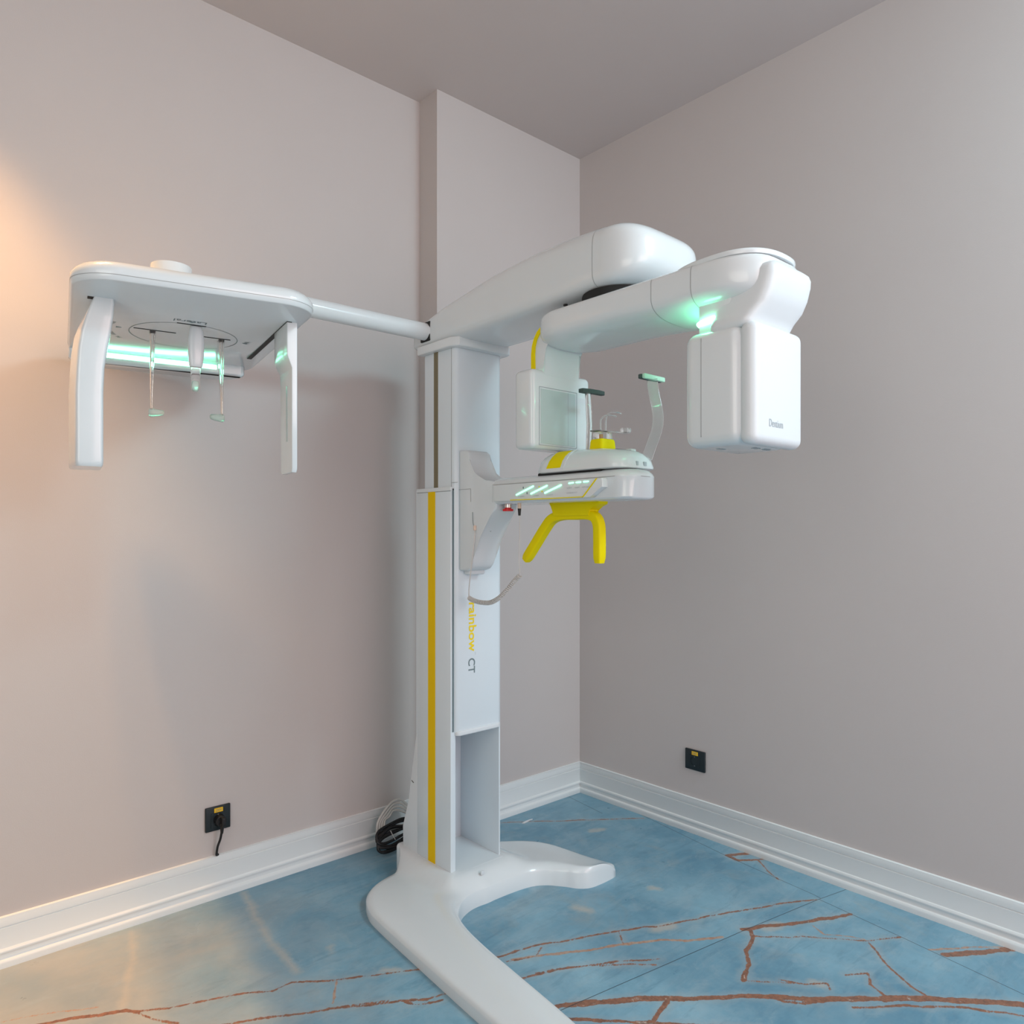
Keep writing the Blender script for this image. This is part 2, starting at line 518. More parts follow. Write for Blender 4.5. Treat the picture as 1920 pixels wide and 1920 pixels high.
def build_floor():
    xs = list(np.arange(XL, -2.42, 0.41)) + list(np.arange(-2.42, 0.0, 0.005)) + [0.0]
    ys = list(np.arange(YN, -1.92, 0.38)) + list(np.arange(-1.92, WY, 0.005)) + [WY]
    X, Y = np.meshgrid(xs, ys)
    P = np.stack([X.ravel(), Y.ravel()], 1)
    nx, ny = len(xs), len(ys)
    rng = np.random.RandomState(3)
    fld = [np.full(len(P), 0.05) for _ in range(3)]
    for hw, kind, pts in VEINS:
        q = [pts[0]]
        for a, b in zip(pts[:-1], pts[1:]):      # jagged mineral line
            L = math.dist(a, b)
            k = max(1, int(L / 0.035))
            for i in range(1, k + 1):
                f = i / k
                j = 0.0 if i == k else 0.0035
                q.append((a[0] + (b[0] - a[0]) * f + rng.uniform(-j, j), a[1] + (b[1] - a[1]) * f + rng.uniform(-j, j)))
        for a, b in zip(q[:-1], q[1:]):
            lo = np.minimum(a, b) - 0.05
            hi = np.maximum(a, b) + 0.05
            idx = np.where((P[:, 0] > lo[0]) & (P[:, 0] < hi[0]) & (P[:, 1] > lo[1]) & (P[:, 1] < hi[1]))[0]
            if len(idx):
                d = seg_dist(P[idx], a, b) - hw * rng.uniform(0.75, 1.25)
                fld[kind][idx] = np.minimum(fld[kind][idx], d)
    me = bpy.data.meshes.new('floor')
    V = np.zeros((len(P), 3))
    V[:, :2] = P
    ii = np.arange(nx * ny).reshape(ny, nx)
    F = np.stack([ii[:-1, :-1].ravel(), ii[:-1, 1:].ravel(), ii[1:, 1:].ravel(), ii[1:, :-1].ravel()], 1)
    me.vertices.add(len(V))
    me.vertices.foreach_set('co', V.ravel())
    me.loops.add(F.size)
    me.loops.foreach_set('vertex_index', F.ravel().astype(np.int32))
    me.polygons.add(len(F))
    me.polygons.foreach_set('loop_start', (np.arange(len(F)) * 4).astype(np.int32))
    me.update(calc_edges=True)
    for nme, f in zip(('vein', 'orange', 'pale'), fld):
        at = me.attributes.new(nme, 'FLOAT', 'POINT')
        at.data.foreach_set('value', f.astype(np.float32))
    # thickness: a slab skirt under the surface
    m = bpy.data.materials.new('blue_marble')
    m.use_nodes = True
    nt = m.node_tree
    L = nt.links.new
    b = nt.nodes['Principled BSDF']
    b.inputs['Roughness'].default_value = 0.33
    b.inputs['Specular IOR Level'].default_value = 0.45
    tc = nt.nodes.new('ShaderNodeTexCoord')

    def noise(sc, det, rough=0.55, dist=0.0):
        n = nt.nodes.new('ShaderNodeTexNoise')
        n.inputs['Scale'].default_value = sc
        n.inputs['Detail'].default_value = det
        n.inputs['Roughness'].default_value = rough
        n.inputs['Distortion'].default_value = dist
        L(tc.outputs['Object'], n.inputs['Vector'])
        return n.outputs['Fac']

    def mrange(v, a, c, d=0.0, e=1.0):
        n = nt.nodes.new('ShaderNodeMapRange')
        n.inputs['From Min'].default_value = a
        n.inputs['From Max'].default_value = c
        n.inputs['To Min'].default_value = d
        n.inputs['To Max'].default_value = e
        L(v, n.inputs['Value'])
        return n.outputs['Result']

    def math_(op, a, c):
        n = nt.nodes.new('ShaderNodeMath')
        n.operation = op
        for i, v in enumerate((a, c)):
            if isinstance(v, (int, float)):
                n.inputs[i].default_value = v
            else:
                L(v, n.inputs[i])
        return n.outputs[0]

    def mix(f, a, c):
        n = nt.nodes.new('ShaderNodeMix')
        n.data_type = 'RGBA'
        if isinstance(f, (int, float)):
            n.inputs['Factor'].default_value = f
        else:
            L(f, n.inputs['Factor'])
        for k, v in (('A', a), ('B', c)):
            if isinstance(v, tuple):
                n.inputs[k].default_value = (*v, 1)
            else:
                L(v, n.inputs[k])
        return n.outputs['Result']

    def attr(nm):
        n = nt.nodes.new('ShaderNodeAttribute')
        n.attribute_name = nm
        return n.outputs['Fac']

    mp = nt.nodes.new('ShaderNodeMapping')
    mp.inputs['Rotation'].default_value = (0, 0, math.radians(41))
    mp.inputs['Scale'].default_value = (1.6, 6.5, 1)
    L(tc.outputs['Object'], mp.inputs['Vector'])

    def streak(sc, det):
        n = nt.nodes.new('ShaderNodeTexNoise')
        n.inputs['Scale'].default_value = sc
        n.inputs['Detail'].default_value = det
        n.inputs['Roughness'].default_value = 0.65
        n.inputs['Distortion'].default_value = 0.7
        L(mp.outputs['Vector'], n.inputs['Vector'])
        return n.outputs['Fac']
    cloud = noise(2.6, 7, 0.62, 0.35)
    col = mix(mrange(cloud, 0.32, 0.68), (0.105, 0.265, 0.380), (0.265, 0.470, 0.580))
    col = mix(mrange(noise(6.5, 8, 0.68, 0.6), 0.52, 0.78, 0, 0.45), col, (0.46, 0.53, 0.56))
    col = mix(mrange(noise(4.1, 6, 0.6, 1.2), 0.56, 0.74, 0, 0.38), col, (0.36, 0.34, 0.30))
    col = mix(mrange(noise(28, 6, 0.7), 0.45, 0.8, 0, 0.30), col, (0.12, 0.25, 0.34))
    col = mix(mrange(streak(2.2, 7), 0.50, 0.72, 0, 0.50), col, (0.33, 0.46, 0.53))
    col = mix(mrange(streak(3.7, 8), 0.52, 0.70, 0, 0.45), col, (0.085, 0.21, 0.31))
    sand_glow_d = nt.nodes.new('ShaderNodeVectorMath')
    sand_glow_d.operation = 'DISTANCE'
    L(tc.outputs['Object'], sand_glow_d.inputs[0])
    sand_glow_d.inputs[1].default_value = (-2.30, -0.15, 0)
    sand_glow = math_('ADD', sand_glow_d.outputs['Value'], math_('MULTIPLY', math_('SUBTRACT', noise(3.2, 6, 0.65, 0.6), 0.5), 1.0))
    col = mix(mrange(sand_glow, 0.98, 0.30, 0, 0.75), col, (0.48, 0.44, 0.39))  # sandy stone, with the downlights' warm pool painted into its beige
    col = mix(mrange(noise(1.7, 5, 0.6, 0.5), 0.46, 0.66, 0, 0.45), col, (0.10, 0.235, 0.335))
    col = mix(mrange(noise(11, 8, 0.72, 0.8), 0.55, 0.75, 0, 0.35), col, (0.42, 0.50, 0.53))
    wob = math_('MULTIPLY', math_('SUBTRACT', noise(48, 7, 0.72), 0.53), 0.016)
    wob2 = math_('MULTIPLY', math_('SUBTRACT', noise(16, 6, 0.7), 0.5), 0.05)
    pale = math_('ADD', attr('pale'), wob2)
    col = mix(mrange(pale, 0.008, -0.012, 0, 0.55), col, (0.55, 0.49, 0.41))
    vd = math_('ADD', attr('vein'), wob)
    od = math_('ADD', attr('orange'), wob)
    # pale halo beside the veins
    col = mix(mrange(math_('ADD', attr('vein'), wob2), 0.020, 0.0, 0, 0.30), col, (0.44, 0.44, 0.42))
    rust = mix(mrange(noise(70, 5, 0.7), 0.35, 0.7), (0.170, 0.070, 0.040), (0.400, 0.165, 0.085))
    orange = mix(mrange(noise(60, 5, 0.7), 0.35, 0.65), (0.42, 0.17, 0.075), (0.52, 0.36, 0.26))
    col = mix(mrange(od, 0.0015, -0.0010, 0, 0.85), col, orange)
    col = mix(mrange(vd, 0.0012, -0.0008, 0, 0.95), col, rust)
    # tile joints: exact distance to a few straight segments
    def dot(v, d):
        n = nt.nodes.new('ShaderNodeVectorMath')
        n.operation = 'DOT_PRODUCT'
        L(v, n.inputs[0])
        n.inputs[1].default_value = (d[0], d[1], 0)
        return n.outputs['Value']
    seam = 1.0
    for ln in SEAMS:
        for a, c in zip(ln[:-1], ln[1:]):
            dx, dy = c[0] - a[0], c[1] - a[1]
            LL = math.hypot(dx, dy)
            n_ = nt.nodes.new('ShaderNodeVectorMath')
            n_.operation = 'SUBTRACT'
            L(tc.outputs['Object'], n_.inputs[0])
            n_.inputs[1].default_value = (a[0], a[1], 0)
            across = math_('ABSOLUTE', dot(n_.outputs[0], (-dy / LL, dx / LL)), 0)
            along = math_('SUBTRACT', math_('ABSOLUTE', math_('SUBTRACT', dot(n_.outputs[0], (dx / LL, dy / LL)), LL / 2), 0), LL / 2)
            seam = math_('MINIMUM', seam, math_('MAXIMUM', across, along))
    fleck = math_('MULTIPLY', mrange(vd, -0.001, -0.004), mrange(noise(38, 6, 0.75, 1.0), 0.60, 0.66))
    col = mix(fleck, col, (0.55, 0.46, 0.40))
    col = mix(mrange(seam, 0.0015, 0.0008, 0, 0.85), col, (0.012, 0.03, 0.04))
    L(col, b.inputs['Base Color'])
    L(mrange(noise(9, 4), 0.3, 0.7, 0.27, 0.40), b.inputs['Roughness'])
    bp = nt.nodes.new('ShaderNodeBump')
    bp.inputs['Strength'].default_value = 0.25
    bp.inputs['Distance'].default_value = 0.002
    L(mrange(seam, 0.002, 0.0, 1, 0), bp.inputs['Height'])
    L(bp.outputs['Normal'], b.inputs['Normal'])
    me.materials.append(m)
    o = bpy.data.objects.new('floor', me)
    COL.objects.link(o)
    return struct(o)


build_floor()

# ------------------------------------------------------------------ the X-ray machine
root = empty('dental_xray_machine', (-0.96, -0.33, 0.0),
             'tall white dental CT x-ray machine with yellow trim standing on the blue marble floor', 'x-ray machine')

# ---- foot: boomerang shaped floor plate
OUT = [(-1.330, -1.395), (-1.362, -1.36), (-1.372, -1.28), (-1.372, -1.10), (-1.366, -.945), (-1.357, -.795), (-1.348, -.657), (-1.340, -.54), (-1.332, -.43),
       (-1.322, -.355), (-1.290, -.278), (-1.240, -.228), (-1.175, -.200), (-1.105, -.185), (-1.055, -.125), (-.94, -.115), (-.85, -.13), (-.77, -.18),
       (-.70, -.235), (-.635, -.285), (-.592, -.335), (-.568, -.395), (-.556, -.47), (-.545, -.55), (-.530, -.62), (-.522, -.650), (-.530, -.666)]
INN = [(-1.310, -1.396), (-1.282, -1.37), (-1.270, -1.28), (-1.245, -1.10), (-1.228, -.95), (-1.212, -.81), (-1.192, -.69), (-1.166, -.61), (-1.138, -.566),
       (-1.110, -.540), (-1.081, -.523), (-1.045, -.511), (-1.01, -.509), (-.98, -.512), (-.945, -.511), (-.905, -.512), (-.87, -.514), (-.835, -.518),
       (-.797, -.526), (-.768, -.541), (-.744, -.562), (-.728, -.583), (-.712, -.605), (-.690, -.640), (-.655, -.664), (-.600, -.670), (-.550, -.669)]


def sstep(a, b, x):
    t = min(1, max(0, (x - a) / (b - a)))
    return t * t * (3 - 2 * t)


def hub(x, y):
    fx = sstep(-1.135, -1.078, x) * (1 - sstep(-.845, -.745, x))
    fy = 1 - sstep(-.445, -.505, y) if False else sstep(-.512, -.450, y)
    return fx * fy


def build_foot():
    bm = bmesh.new()
    O = catmull([(x, y, 0) for x, y in OUT], 5)
    I = catmull([(x, y, 0) for x, y in INN], 5)
    ts = [0, 0, .006, .02, .045, .09, .16, .25, .35, .45, .55, .65, .74, .81, .86, .90, .93, .955, .972, .985, .995, 1.0, 1.0]
    n = len(O)
    rings = []
    for i in range(n):
        e = min(i, n - 1 - i)
        endf = math.sin(min(1, (e + 0.6) / 9) * PI / 2)      # rounded tips
        ring = []
        for k, t in enumerate(ts):
            p = O[i].lerp(I[i], t)
            Hh = .036 + (.072 - .036) * (t ** 0.8)
            if k in (0, len(ts) - 1):
                z = 0
            else:
                edge = min(t / .045, 1)
                z = Hh * (0.72 + 0.28 * math.sin(edge * PI / 2))
                if t > .86:
                    q = (t - .86) / .14
                    z *= 1 - 0.30 * q ** 3
                z *= 0.55 + 0.45 * endf
                hb = hub(p.x, p.y)
                z = z + (0.095 - z) * hb * (1 if t < .93 else 1 - (t - .93) / .07 * .6)
            ring.append((p.x, p.y, z))
        rings.append(ring)
    ring_loft(bm, rings, cap=True)
    # raised block that carries the column
    rbox(bm, -1.078, -.842, -.455, -.112, 0.0, 0.0955, r=0.012, seg=4, rv=0.02)
    return finish(bm, 'floor_base', 'white_plastic', root, smooth=50)


base = build_foot()
box('screw_cover', 'satin_white', base, -.988, -.976, -.490, -.484, 0.085, 0.0965, r=.0015)

# ---- lower fixed sleeve (left cheek, back, right cheek) with the yellow stripe
bm = bmesh.new()
rbox(bm, -1.066, -1.045, -.428, -.236, .094, 1.343, r=.003, seg=2)
rbox(bm, -1.050, -.856, -.216, -.206, .094, 1.343, r=.002, seg=2)
rbox(bm, -.862, -.856, -.430, -.206, .094, 1.343, r=.002, seg=2)
sleeve = finish(bm, 'column_sleeve', 'white_metal', root)
box('yellow_stripe', 'yellow_paint', sleeve, -1.0672, -1.0655, -.343, -.303, .094, 1.333)
box('sleeve_cap', 'white_plastic', root, -1.068, -1.043, -.430, -.234, 1.333, 1.346, r=.002)
box('sleeve_joint', 'seam_grey', sleeve, -1.0668, -1.0655, -.4270, -.2365, 1.3315, 1.3328)

# rear service cover (narrows upwards)
bm = bmesh.new()
prism(bm, [(-.2365, .094), (-.150, .094), (-.148, .165), (-.186, .265), (-.200, .345), (-.2345, .52), (-.2365, .52)], 'x', -1.066, -1.040, r=.002)
rear = finish(bm, 'rear_cover', 'satin_white', root)
bm = bmesh.new()
prism(bm, [(-.204, .337), (-.216, .332), (-.216, .3345), (-.204, .3395)], 'x', -1.0672, -1.0655)
finish(bm, 'rear_slot', 'dark_gap', rear)

# ---- moving inner column
bm = bmesh.new()
rbox(bm, -1.056, -.855, -.438, -.256, .545, 1.80, rv=.018, r=.004, seg=2)
car = finish(bm, 'lifting_column', 'white_metal', root)
box('column_groove', 'groove_olive', car, -1.0568, -1.0555, -.345, -.322, 1.345, 1.800)
bm = bmesh.new()
rbox(bm, -1.0566, -1.0555, -.4200, -.4188, .55, 1.80)
rbox(bm, -1.0566, -1.0555, -.452, -.4188, 1.3590, 1.3602)
finish(bm, 'column_joint', 'seam_grey', car)
bm = bmesh.new()
rbox(bm, -1.0600, -1.0545, -.4300, -.4275, .55, 1.340)
finish(bm, 'side_gap', 'print_grey', car)
box('lower_rim', 'satin_white', car, -1.050, -.862, -.445, -.262, .536, .552, r=.004, rv=.016)
text('rainbow', 'print_yellow', car, (-.9995, -.4382, .967), (0, 0, -1), (1, 0, 0), width=.162, height=.032, name='rainbow_lettering', bold=0.018)
text('TM', 'print_light', car, (-.9735, -.4382, .802), (0, 0, -1), (1, 0, 0), width=.008, height=.003, name='trademark_lettering')
text('CT', 'print_grey', car, (-1.0015, -.4382, .783), (0, 0, -1), (1, 0, 0), width=.049, height=.028, name='ct_lettering', bold=0.010)

# ---- shoulder plate under the overhead arm
bm = bmesh.new()
prism(bm, [(-1.074, -.250), (-1.074, -.436), (-1.056, -.462), (-1.028, -.468), (-.855, -.468), (-.838, -.458), (-.832, -.436), (-.832, -.250)],
      'z', 1.799, 1.830, r=.005)
finish(bm, 'shoulder_plate', 'white_plastic', root)


# ---- overhead arm
def loft_arm(name, m, tab, ys, nt, nb, split, parent, n=72):
    bm = bmesh.new()
    rings = []
    for y in ys:
        cx, w, zb, zt = lerp_table(tab, -y)
        rings.append(sup_ring_y(y, cx, w, zb, zt, nt, nb, split, n))
    ring_loft(bm, rings)
    return finish(bm, name, m, parent, smooth=60)


TAB = [(0.20, -.952, .110, 1.826, 1.893), (.25, -.952, .116, 1.824, 1.915), (.30, -.952, .118, 1.823, 1.931), (.38, -.952, .119, 1.823, 1.951), (.46, -.952, .120, 1.823, 1.964),
       (.63, -.954, .121, 1.823, 1.990), (.81, -.957, .127, 1.823, 2.000), (.95, -.953, .138, 1.823, 1.999), (1.05, -.946, .150, 1.824, 1.994), (1.12, -.942, .156, 1.826, 1.988)]


def arm_rings(y0, y1, ye0=None, ye1=None):
    pass


def build_overhead():
    yend, ycap = 1.212, 1.100
    ys = []
    rings = []
    # rear rounding
    for f in (0.0, .25, .5, .75, 1.0):
        s = math.sqrt(1 - (1 - f) ** 2) if f < 1 else 1
        y = .198 + .022 * f
        cx, w, zb, zt = lerp_table(TAB, y)
        zm = (zb + zt) / 2
        s2 = .80 + .2 * s
        rings.append(sup_ring_y(-y, cx, w * s2, zm + (zb - zm) * s2, zm + (zt - zm) * s2, 4.2, 6, .45, 72))
    y = .235
    while y < ycap:
        cx, w, zb, zt = lerp_table(TAB, y)
        rings.append(sup_ring_y(-y, cx, w, zb, zt, 4.2, 6, .45, 72))
        y += .02
    K = 14
    for i in range(K + 1):
        a = i / K * PI / 2
        yy = ycap + (yend - ycap) * math.sin(a)
        s = max(.02, math.cos(a)) ** .42
        w = .156 * s
        sh = max(.02, math.cos(a)) ** .50
        zt = 1.989 - .012 * math.sin(a) ** 2.2
        zb = 1.826 + .015 * math.sin(a) ** 3
        zm = 1.905
        rings.append(sup_ring_y(-yy, -.942, w, zm + (zb - zm) * sh, zm + (zt - zm) * sh, 4.2, 6, .45, 72))
    bm = bmesh.new()
    ring_loft(bm, rings)
    return finish(bm, 'overhead_arm', 'white_plastic', root, smooth=60)


over = build_overhead()
# panel joint near the nose of the arm
bm = bmesh.new()
cx, w_, zb_, zt_ = lerp_table(TAB, 1.07)
r0 = sup_ring_y(-1.0690, cx, w_ + .0006, zb_ - .0006, zt_ + .0006, 4.2, 6, .45, 72)
r1 = sup_ring_y(-1.0702, cx, w_ + .0006, zb_ - .0006, zt_ + .0006, 4.2, 6, .45, 72)
ring_loft(bm, [r0, r1], cap=False)
finish(bm, 'arm_joint', 'seam_grey', over)
# rotary bearing and hinge dots under the arm
bm = bmesh.new()
bmesh.ops.create_cone(bm, cap_ends=True, segments=64, radius1=.098, radius2=.098, depth=.030,
                      matrix=Matrix.Translation((-.980, -1.060, 1.812)))
finish(bm, 'rotation_bearing', 'dark_gap', root)
bm = bmesh.new()
bmesh.ops.create_cone(bm, cap_ends=True, segments=24, radius1=.006, radius2=.006, depth=.003,
                      matrix=Matrix.Translation((-1.045, -.925, 1.8225)))
finish(bm, 'underside_hole', 'dark_gap', over)
# dark socket where the side tube leaves the arm
box('tube_socket', 'dark_gap', over, -1.0735, -1.060, -.319, -.266, 1.8405, 1.9055, r=.003)

# ---- rotating arm (C-arm)
RX = -.985


def build_rot():
    rings = []
    K = 14
    y0r, y0 = .836, .940
    y1, y1r = 1.415, 1.537
    for i in range(K + 1):
        a = PI / 2 * (1 - i / K)
        y = y0 - (y0 - y0r) * math.sin(a)
        s = max(.03, math.cos(a)) ** .55
        sh = max(.03, math.cos(a)) ** .38
        zm = 1.757
        rings.append(sup_ring_y(-y, RX, .120 * s, zm + (1.712 - zm) * sh, zm + (1.803 - zm) * sh, 7, 2.8, .5, 72))
    y = y0 + .03
    while y < y1:
        rings.append(sup_ring_y(-y, RX, .120, 1.712 - .012 * sstep(1.1, 1.35, y), 1.803, 7, 2.8, .5, 72))
        y += .03
    for i in range(K + 1):
        a = PI / 2 * i / K
        y = y1 + (y1r - y1) * math.sin(a)
        s = max(.03, math.cos(a)) ** .60
        sh = max(.03, math.cos(a)) ** .30
        zm = 1.757
        rings.append(sup_ring_y(-y, RX, .120 * s, zm + (1.700 - zm) * sh, zm + (1.803 - zm) * sh, 7, 2.8, .5, 72))
    bm = bmesh.new()
    ring_loft(bm, rings)
    return finish(bm, 'rotating_arm', 'white_plastic', root, smooth=60)


rot = build_rot()
for yy in (1.262, 1.372):
    bm = bmesh.new()
    zb = 1.712 - .012 * sstep(1.1, 1.35, yy)
    r0 = sup_ring_y(-yy, RX, .1206, zb - .0006, 1.8036, 7, 2.8, .5, 72)
    r1 = sup_ring_y(-yy - .0012, RX, .1206, zb - .0006, 1.8036, 7, 2.8, .5, 72)
    ring_loft(bm, [r0, r1], cap=False)
    finish(bm, 'arm_joint', 'seam_grey', rot)
# domed lid on the front half
bm = bmesh.new()
rings = []
for k, (s, z) in enumerate([(.96, 1.795), (.972, 1.7995), (.972, 1.8040), (.955, 1.8058), (.88, 1.8064), (.5, 1.8066), (.05, 1.8066)]):
    ring = []
    for i in range(96):
        a = 2 * PI * i / 96
        cx0, cy0 = RX, -1.425
        ex = .119 * sgnpow(math.cos(a), 2 / 2.5)
        ey = (.113 if math.sin(a) < 0 else .16) * sgnpow(math.sin(a), 2 / 2.5)
        ring.append((cx0 + ex * s, cy0 + ey * s, z))
    rings.append(ring)
ring_loft(bm, rings)
finish(bm, 'arm_lid', 'white_plastic', rot, smooth=50)

# neck down to the detector, with its yellow edge
REAR = [(-.805, 1.640), (-.805, 1.705), (-.808, 1.728), (-.816, 1.749), (-.829, 1.766), (-.848, 1.780), (-.876, 1.790)]
bm = bmesh.new()
prism(bm, REAR + [(-.92, 1.790), (-.92, 1.74), (-.872, 1.735), (-.857, 1.715), (-.857, 1.640)], 'x', -1.060, -.917, r=.006)
neck = finish(bm, 'detector_neck', 'white_plastic', root, smooth=40)
bm = bmesh.new()
inner = [(y - .017 * max(.25, 1 - i * .10), z - .0022 * i) for i, (y, z) in enumerate(REAR)]
prism(bm, REAR + inner[::-1], 'x', -1.0625, -1.058)
finish(bm, 'yellow_edge', 'yellow_plastic', neck)

# detector box
bm = bmesh.new()
rbox(bm, -1.107, -.869, -.857, -.780, 1.432, 1.655, r=.016, seg=5)
det = finish(bm, 'detector', 'white_plastic', root, smooth=40)
box('detector_window', 'screen_grey', det, -1.074, -.935, -.8583, -.855, 1.447, 1.600, r=.0008)
bm = bmesh.new()
for a, b, c, d in ((-1.080, -.929, 1.6045, 1.6055), (-1.080, -.929, 1.4425, 1.4435), (-1.0805, -1.0795, 1.4425, 1.6055), (-.9295, -.9285, 1.4425, 1.6055), (-.966, -.965, 1.447, 1.600)):
    rbox(bm, a, b, -.8586, -.8568, c, d)
finish(bm, 'window_outline', 'print_light', det)

# ---- x-ray source
bm = bmesh.new()
rbox(bm, -1.096, -.878, -1.492, -1.343, 1.388, 1.648, r=.028, seg=6)
src = finish(bm, 'xray_source', 'white_plastic', root, smooth=40)
bm = bmesh.new()
rbox(bm, -1.090, -.880, -1.523, -1.480, 1.387, 1.650, r=.020, seg=6)
front = finish(bm, 'source_front_cover', 'satin_white', src, smooth=40)
bm = bmesh.new()
rbox(bm, -1.086, -.886, -1.505, -1.487, 1.391, 1.645, r=.010)
finish(bm, 'cover_gap', 'print_light', src)
bm = bmesh.new()
rbox(bm, -1.0968, -1.0955, -1.3945, -1.3935, 1.41, 1.63)
finish(bm, 'source_joint', 'seam_grey', src)
text('Dentium', 'print_light', front, (-1.034, -1.5232, 1.4265), (1, 0, 0), (0, 0, 1), width=.058, height=.0165)
# vent slots under the source
for (vx, vy) in ((-1.045, -1.41), (-1.00, -1.470), (-.955, -1.47)):
    for k in range(4):
        box('vent_slot', 'print_light', src, vx + k * .007, vx + k * .007 + .003, vy, vy + .010, 1.3868, 1.3884)

# hanger that carries the source
bm = bmesh.new()
rings = []
for (z, x0, x1, yf, yb) in [(1.640, -1.083, -.905, -1.500, -1.40), (1.646, -1.088, -.903, -1.508, -1.40), (1.654, -1.090, -.900, -1.512, -1.40), (1.668, -1.082, -.898, -1.520, -1.40),
                            (1.690, -1.075, -.893, -1.538, -1.40), (1.715, -1.071, -.889, -1.548, -1.40), (1.745, -1.068, -.887, -1.554, -1.42),
                            (1.760, -1.066, -.887, -1.554, -1.44), (1.770, -1.061, -.890, -1.550, -1.46), (1.777, -1.048, -.90, -1.542, -1.48), (1.780, -1.03, -.915, -1.530, -1.49)]:
    cxx, hw, cyy, hd = (x0 + x1) / 2, (x1 - x0) / 2, (yf + yb) / 2, (yb - yf) / 2
    ring = []
    for i in range(64):
        a = 2 * PI * i / 64
        ring.append((cxx + hw * sgnpow(math.cos(a), 2 / 6), cyy + hd * sgnpow(math.sin(a), 2 / 6), z))
    rings.append(ring)
ring_loft(bm, rings)
finish(bm, 'source_hanger', 'satin_white', root, smooth=50)
bm = bmesh.new()
rbox(bm, -1.0735, -.90, -1.455, -1.372, 1.640, 1.722, r=.004, seg=2)
blk = finish(bm, 'source_mount', 'white_plastic', root)
bm = bmesh.new()
tube(bm, [(-.925, -1.3710, 1.6680), (-.930, -1.3708, 1.6680), (-1.064, -1.3705, 1.6690), (-1.0720, -1.3730, 1.6692), (-1.0748, -1.3800, 1.6698), (-1.0750, -1.4150, 1.6745), (-1.0750, -1.418, 1.6750)], .006, n=20, radii=[.6, 1, 1, 1, 1, 1, .6])
finish(bm, 'status_light', 'green_light', blk)

# ---- carriage bracket on the column
bm = bmesh.new()
prism(bm, [(-.437, 1.465), (-.478, 1.462), (-.491, 1.452), (-.494, 1.43), (-.499, 1.405), (-.512, 1.383), (-.535, 1.368), (-.575, 1.360), (-.62, 1.357),
           (-.62, 1.288), (-.622, 1.276), (-.618, 1.268), (-.598, 1.250), (-.566, 1.222), (-.540, 1.188), (-.522, 1.150), (-.512, 1.112), (-.506, 1.092), (-.494, 1.080), (-.474, 1.074), (-.437, 1.074)],
      'x', -1.040, -.948, r=.009, seg=4)
brk = finish(bm, 'table_bracket', 'satin_white', root, smooth=45)
bm = bmesh.new()
rbox(bm, -1.0408, -1.0395, -.500, -.439, 1.336, 1.3372)
rbox(bm, -1.0408, -1.0395, -.5010, -.4998, 1.295, 1.3365)
finish(bm, 'bracket_joint', 'seam_grey', brk)
box('bracket_foot', 'satin_white', brk, -1.02, -.955, -.470, -.437, 1.060, 1.078, r=.006)
bm = bmesh.new()
bmesh.ops.create_cone(bm, cap_ends=True, segments=20, radius1=.005, radius2=.005, depth=.004,
                      matrix=Matrix.Translation((-1.0, -.548, 1.205)) @ Matrix.Rotation(math.radians(60), 4, 'X'))
finish(bm, 'bracket_screw', 'chrome', brk)

# ---- patient table arm
bm = bmesh.new()
rings = []
for k, (z, ins) in enumerate([(1.284, .010), (1.2865, .004), (1.291, .0), (1.343, .0), (1.344, -.0003), (1.353, .003), (1.360, .010), (1.364, .022)]):
    x0, x1, y0, y1 = -1.041 + ins, -.902 - ins, -1.142 + ins, -.592 - ins
    ring = []
    R1 = .050
    def corner(cx_, cy_, a0, r):
        return [(cx_ + r * math.cos(a0 + PI / 2 * i / 8), cy_ + r * math.sin(a0 + PI / 2 * i / 8), z) for i in range(9)]
    ring += corner(x1 - .02, y1 - .02, 0, .02)
    ring += corner(x0 + .02, y1 - .02, PI / 2, .02)
    ring += corner(x0 + R1, y0 + R1, PI, R1)
    ring += corner(x1 - R1, y0 + R1, 3 * PI / 2, R1)
    rings.append(ring)
# crown of the top near the column end
ring_loft(bm, rings)
arm = finish(bm, 'table_arm', 'white_plastic', root, smooth=50)
bm = bmesh.new()
rbox(bm, -1.0418, -1.0405, -1.098, -.612, 1.3428, 1.3440)
rbox(bm, -.990, -.952, -1.1425, -1.1415, 1.3428, 1.3440)
finish(bm, 'arm_joint', 'seam_grey', arm)
box('arm_neck', 'dark_gap', arm, -1.034, -.955, -.615, -.585, 1.290, 1.350)

# control panel: slanted slab on the left flank
PXF = -1.062
bm = bmesh.new()
prism(bm, [(-.640, 1.341), (-1.071, 1.339), (-1.074, 1.330), (-1.074, 1.316), (-1.058, 1.309), (-1.044, 1.300), (-1.030, 1.291), (-.640, 1.291)], 'x', -1.062, -1.038, r=.002)
pan = finish(bm, 'control_panel', 'white_plastic', root)
bm = bmesh.new()
prism(bm, [(-.716, 1.294), (-1.006, 1.2935), (-1.006, 1.2912), (-.716, 1.2915)], 'x', -1.0636, -1.0615)
prism(bm, [(-1.003, 1.2912), (-1.0075, 1.2912), (-1.057, 1.3392), (-1.0525, 1.3392)], 'x', -1.0636, -1.0615)
finish(bm, 'yellow_outline', 'yellow_plastic', pan)


def pbar(a, b, r):
    bm = bmesh.new()
    A, B = Vector((-1.0628, *a)), Vector((-1.0628, *b))
    d = (B - A).normalized() * r
    tube(bm, [A, A + d, B - d, B], r, n=12, radii=[.5, 1, 1, .5])
    return finish(bm, 'key_light', 'key_light', pan)


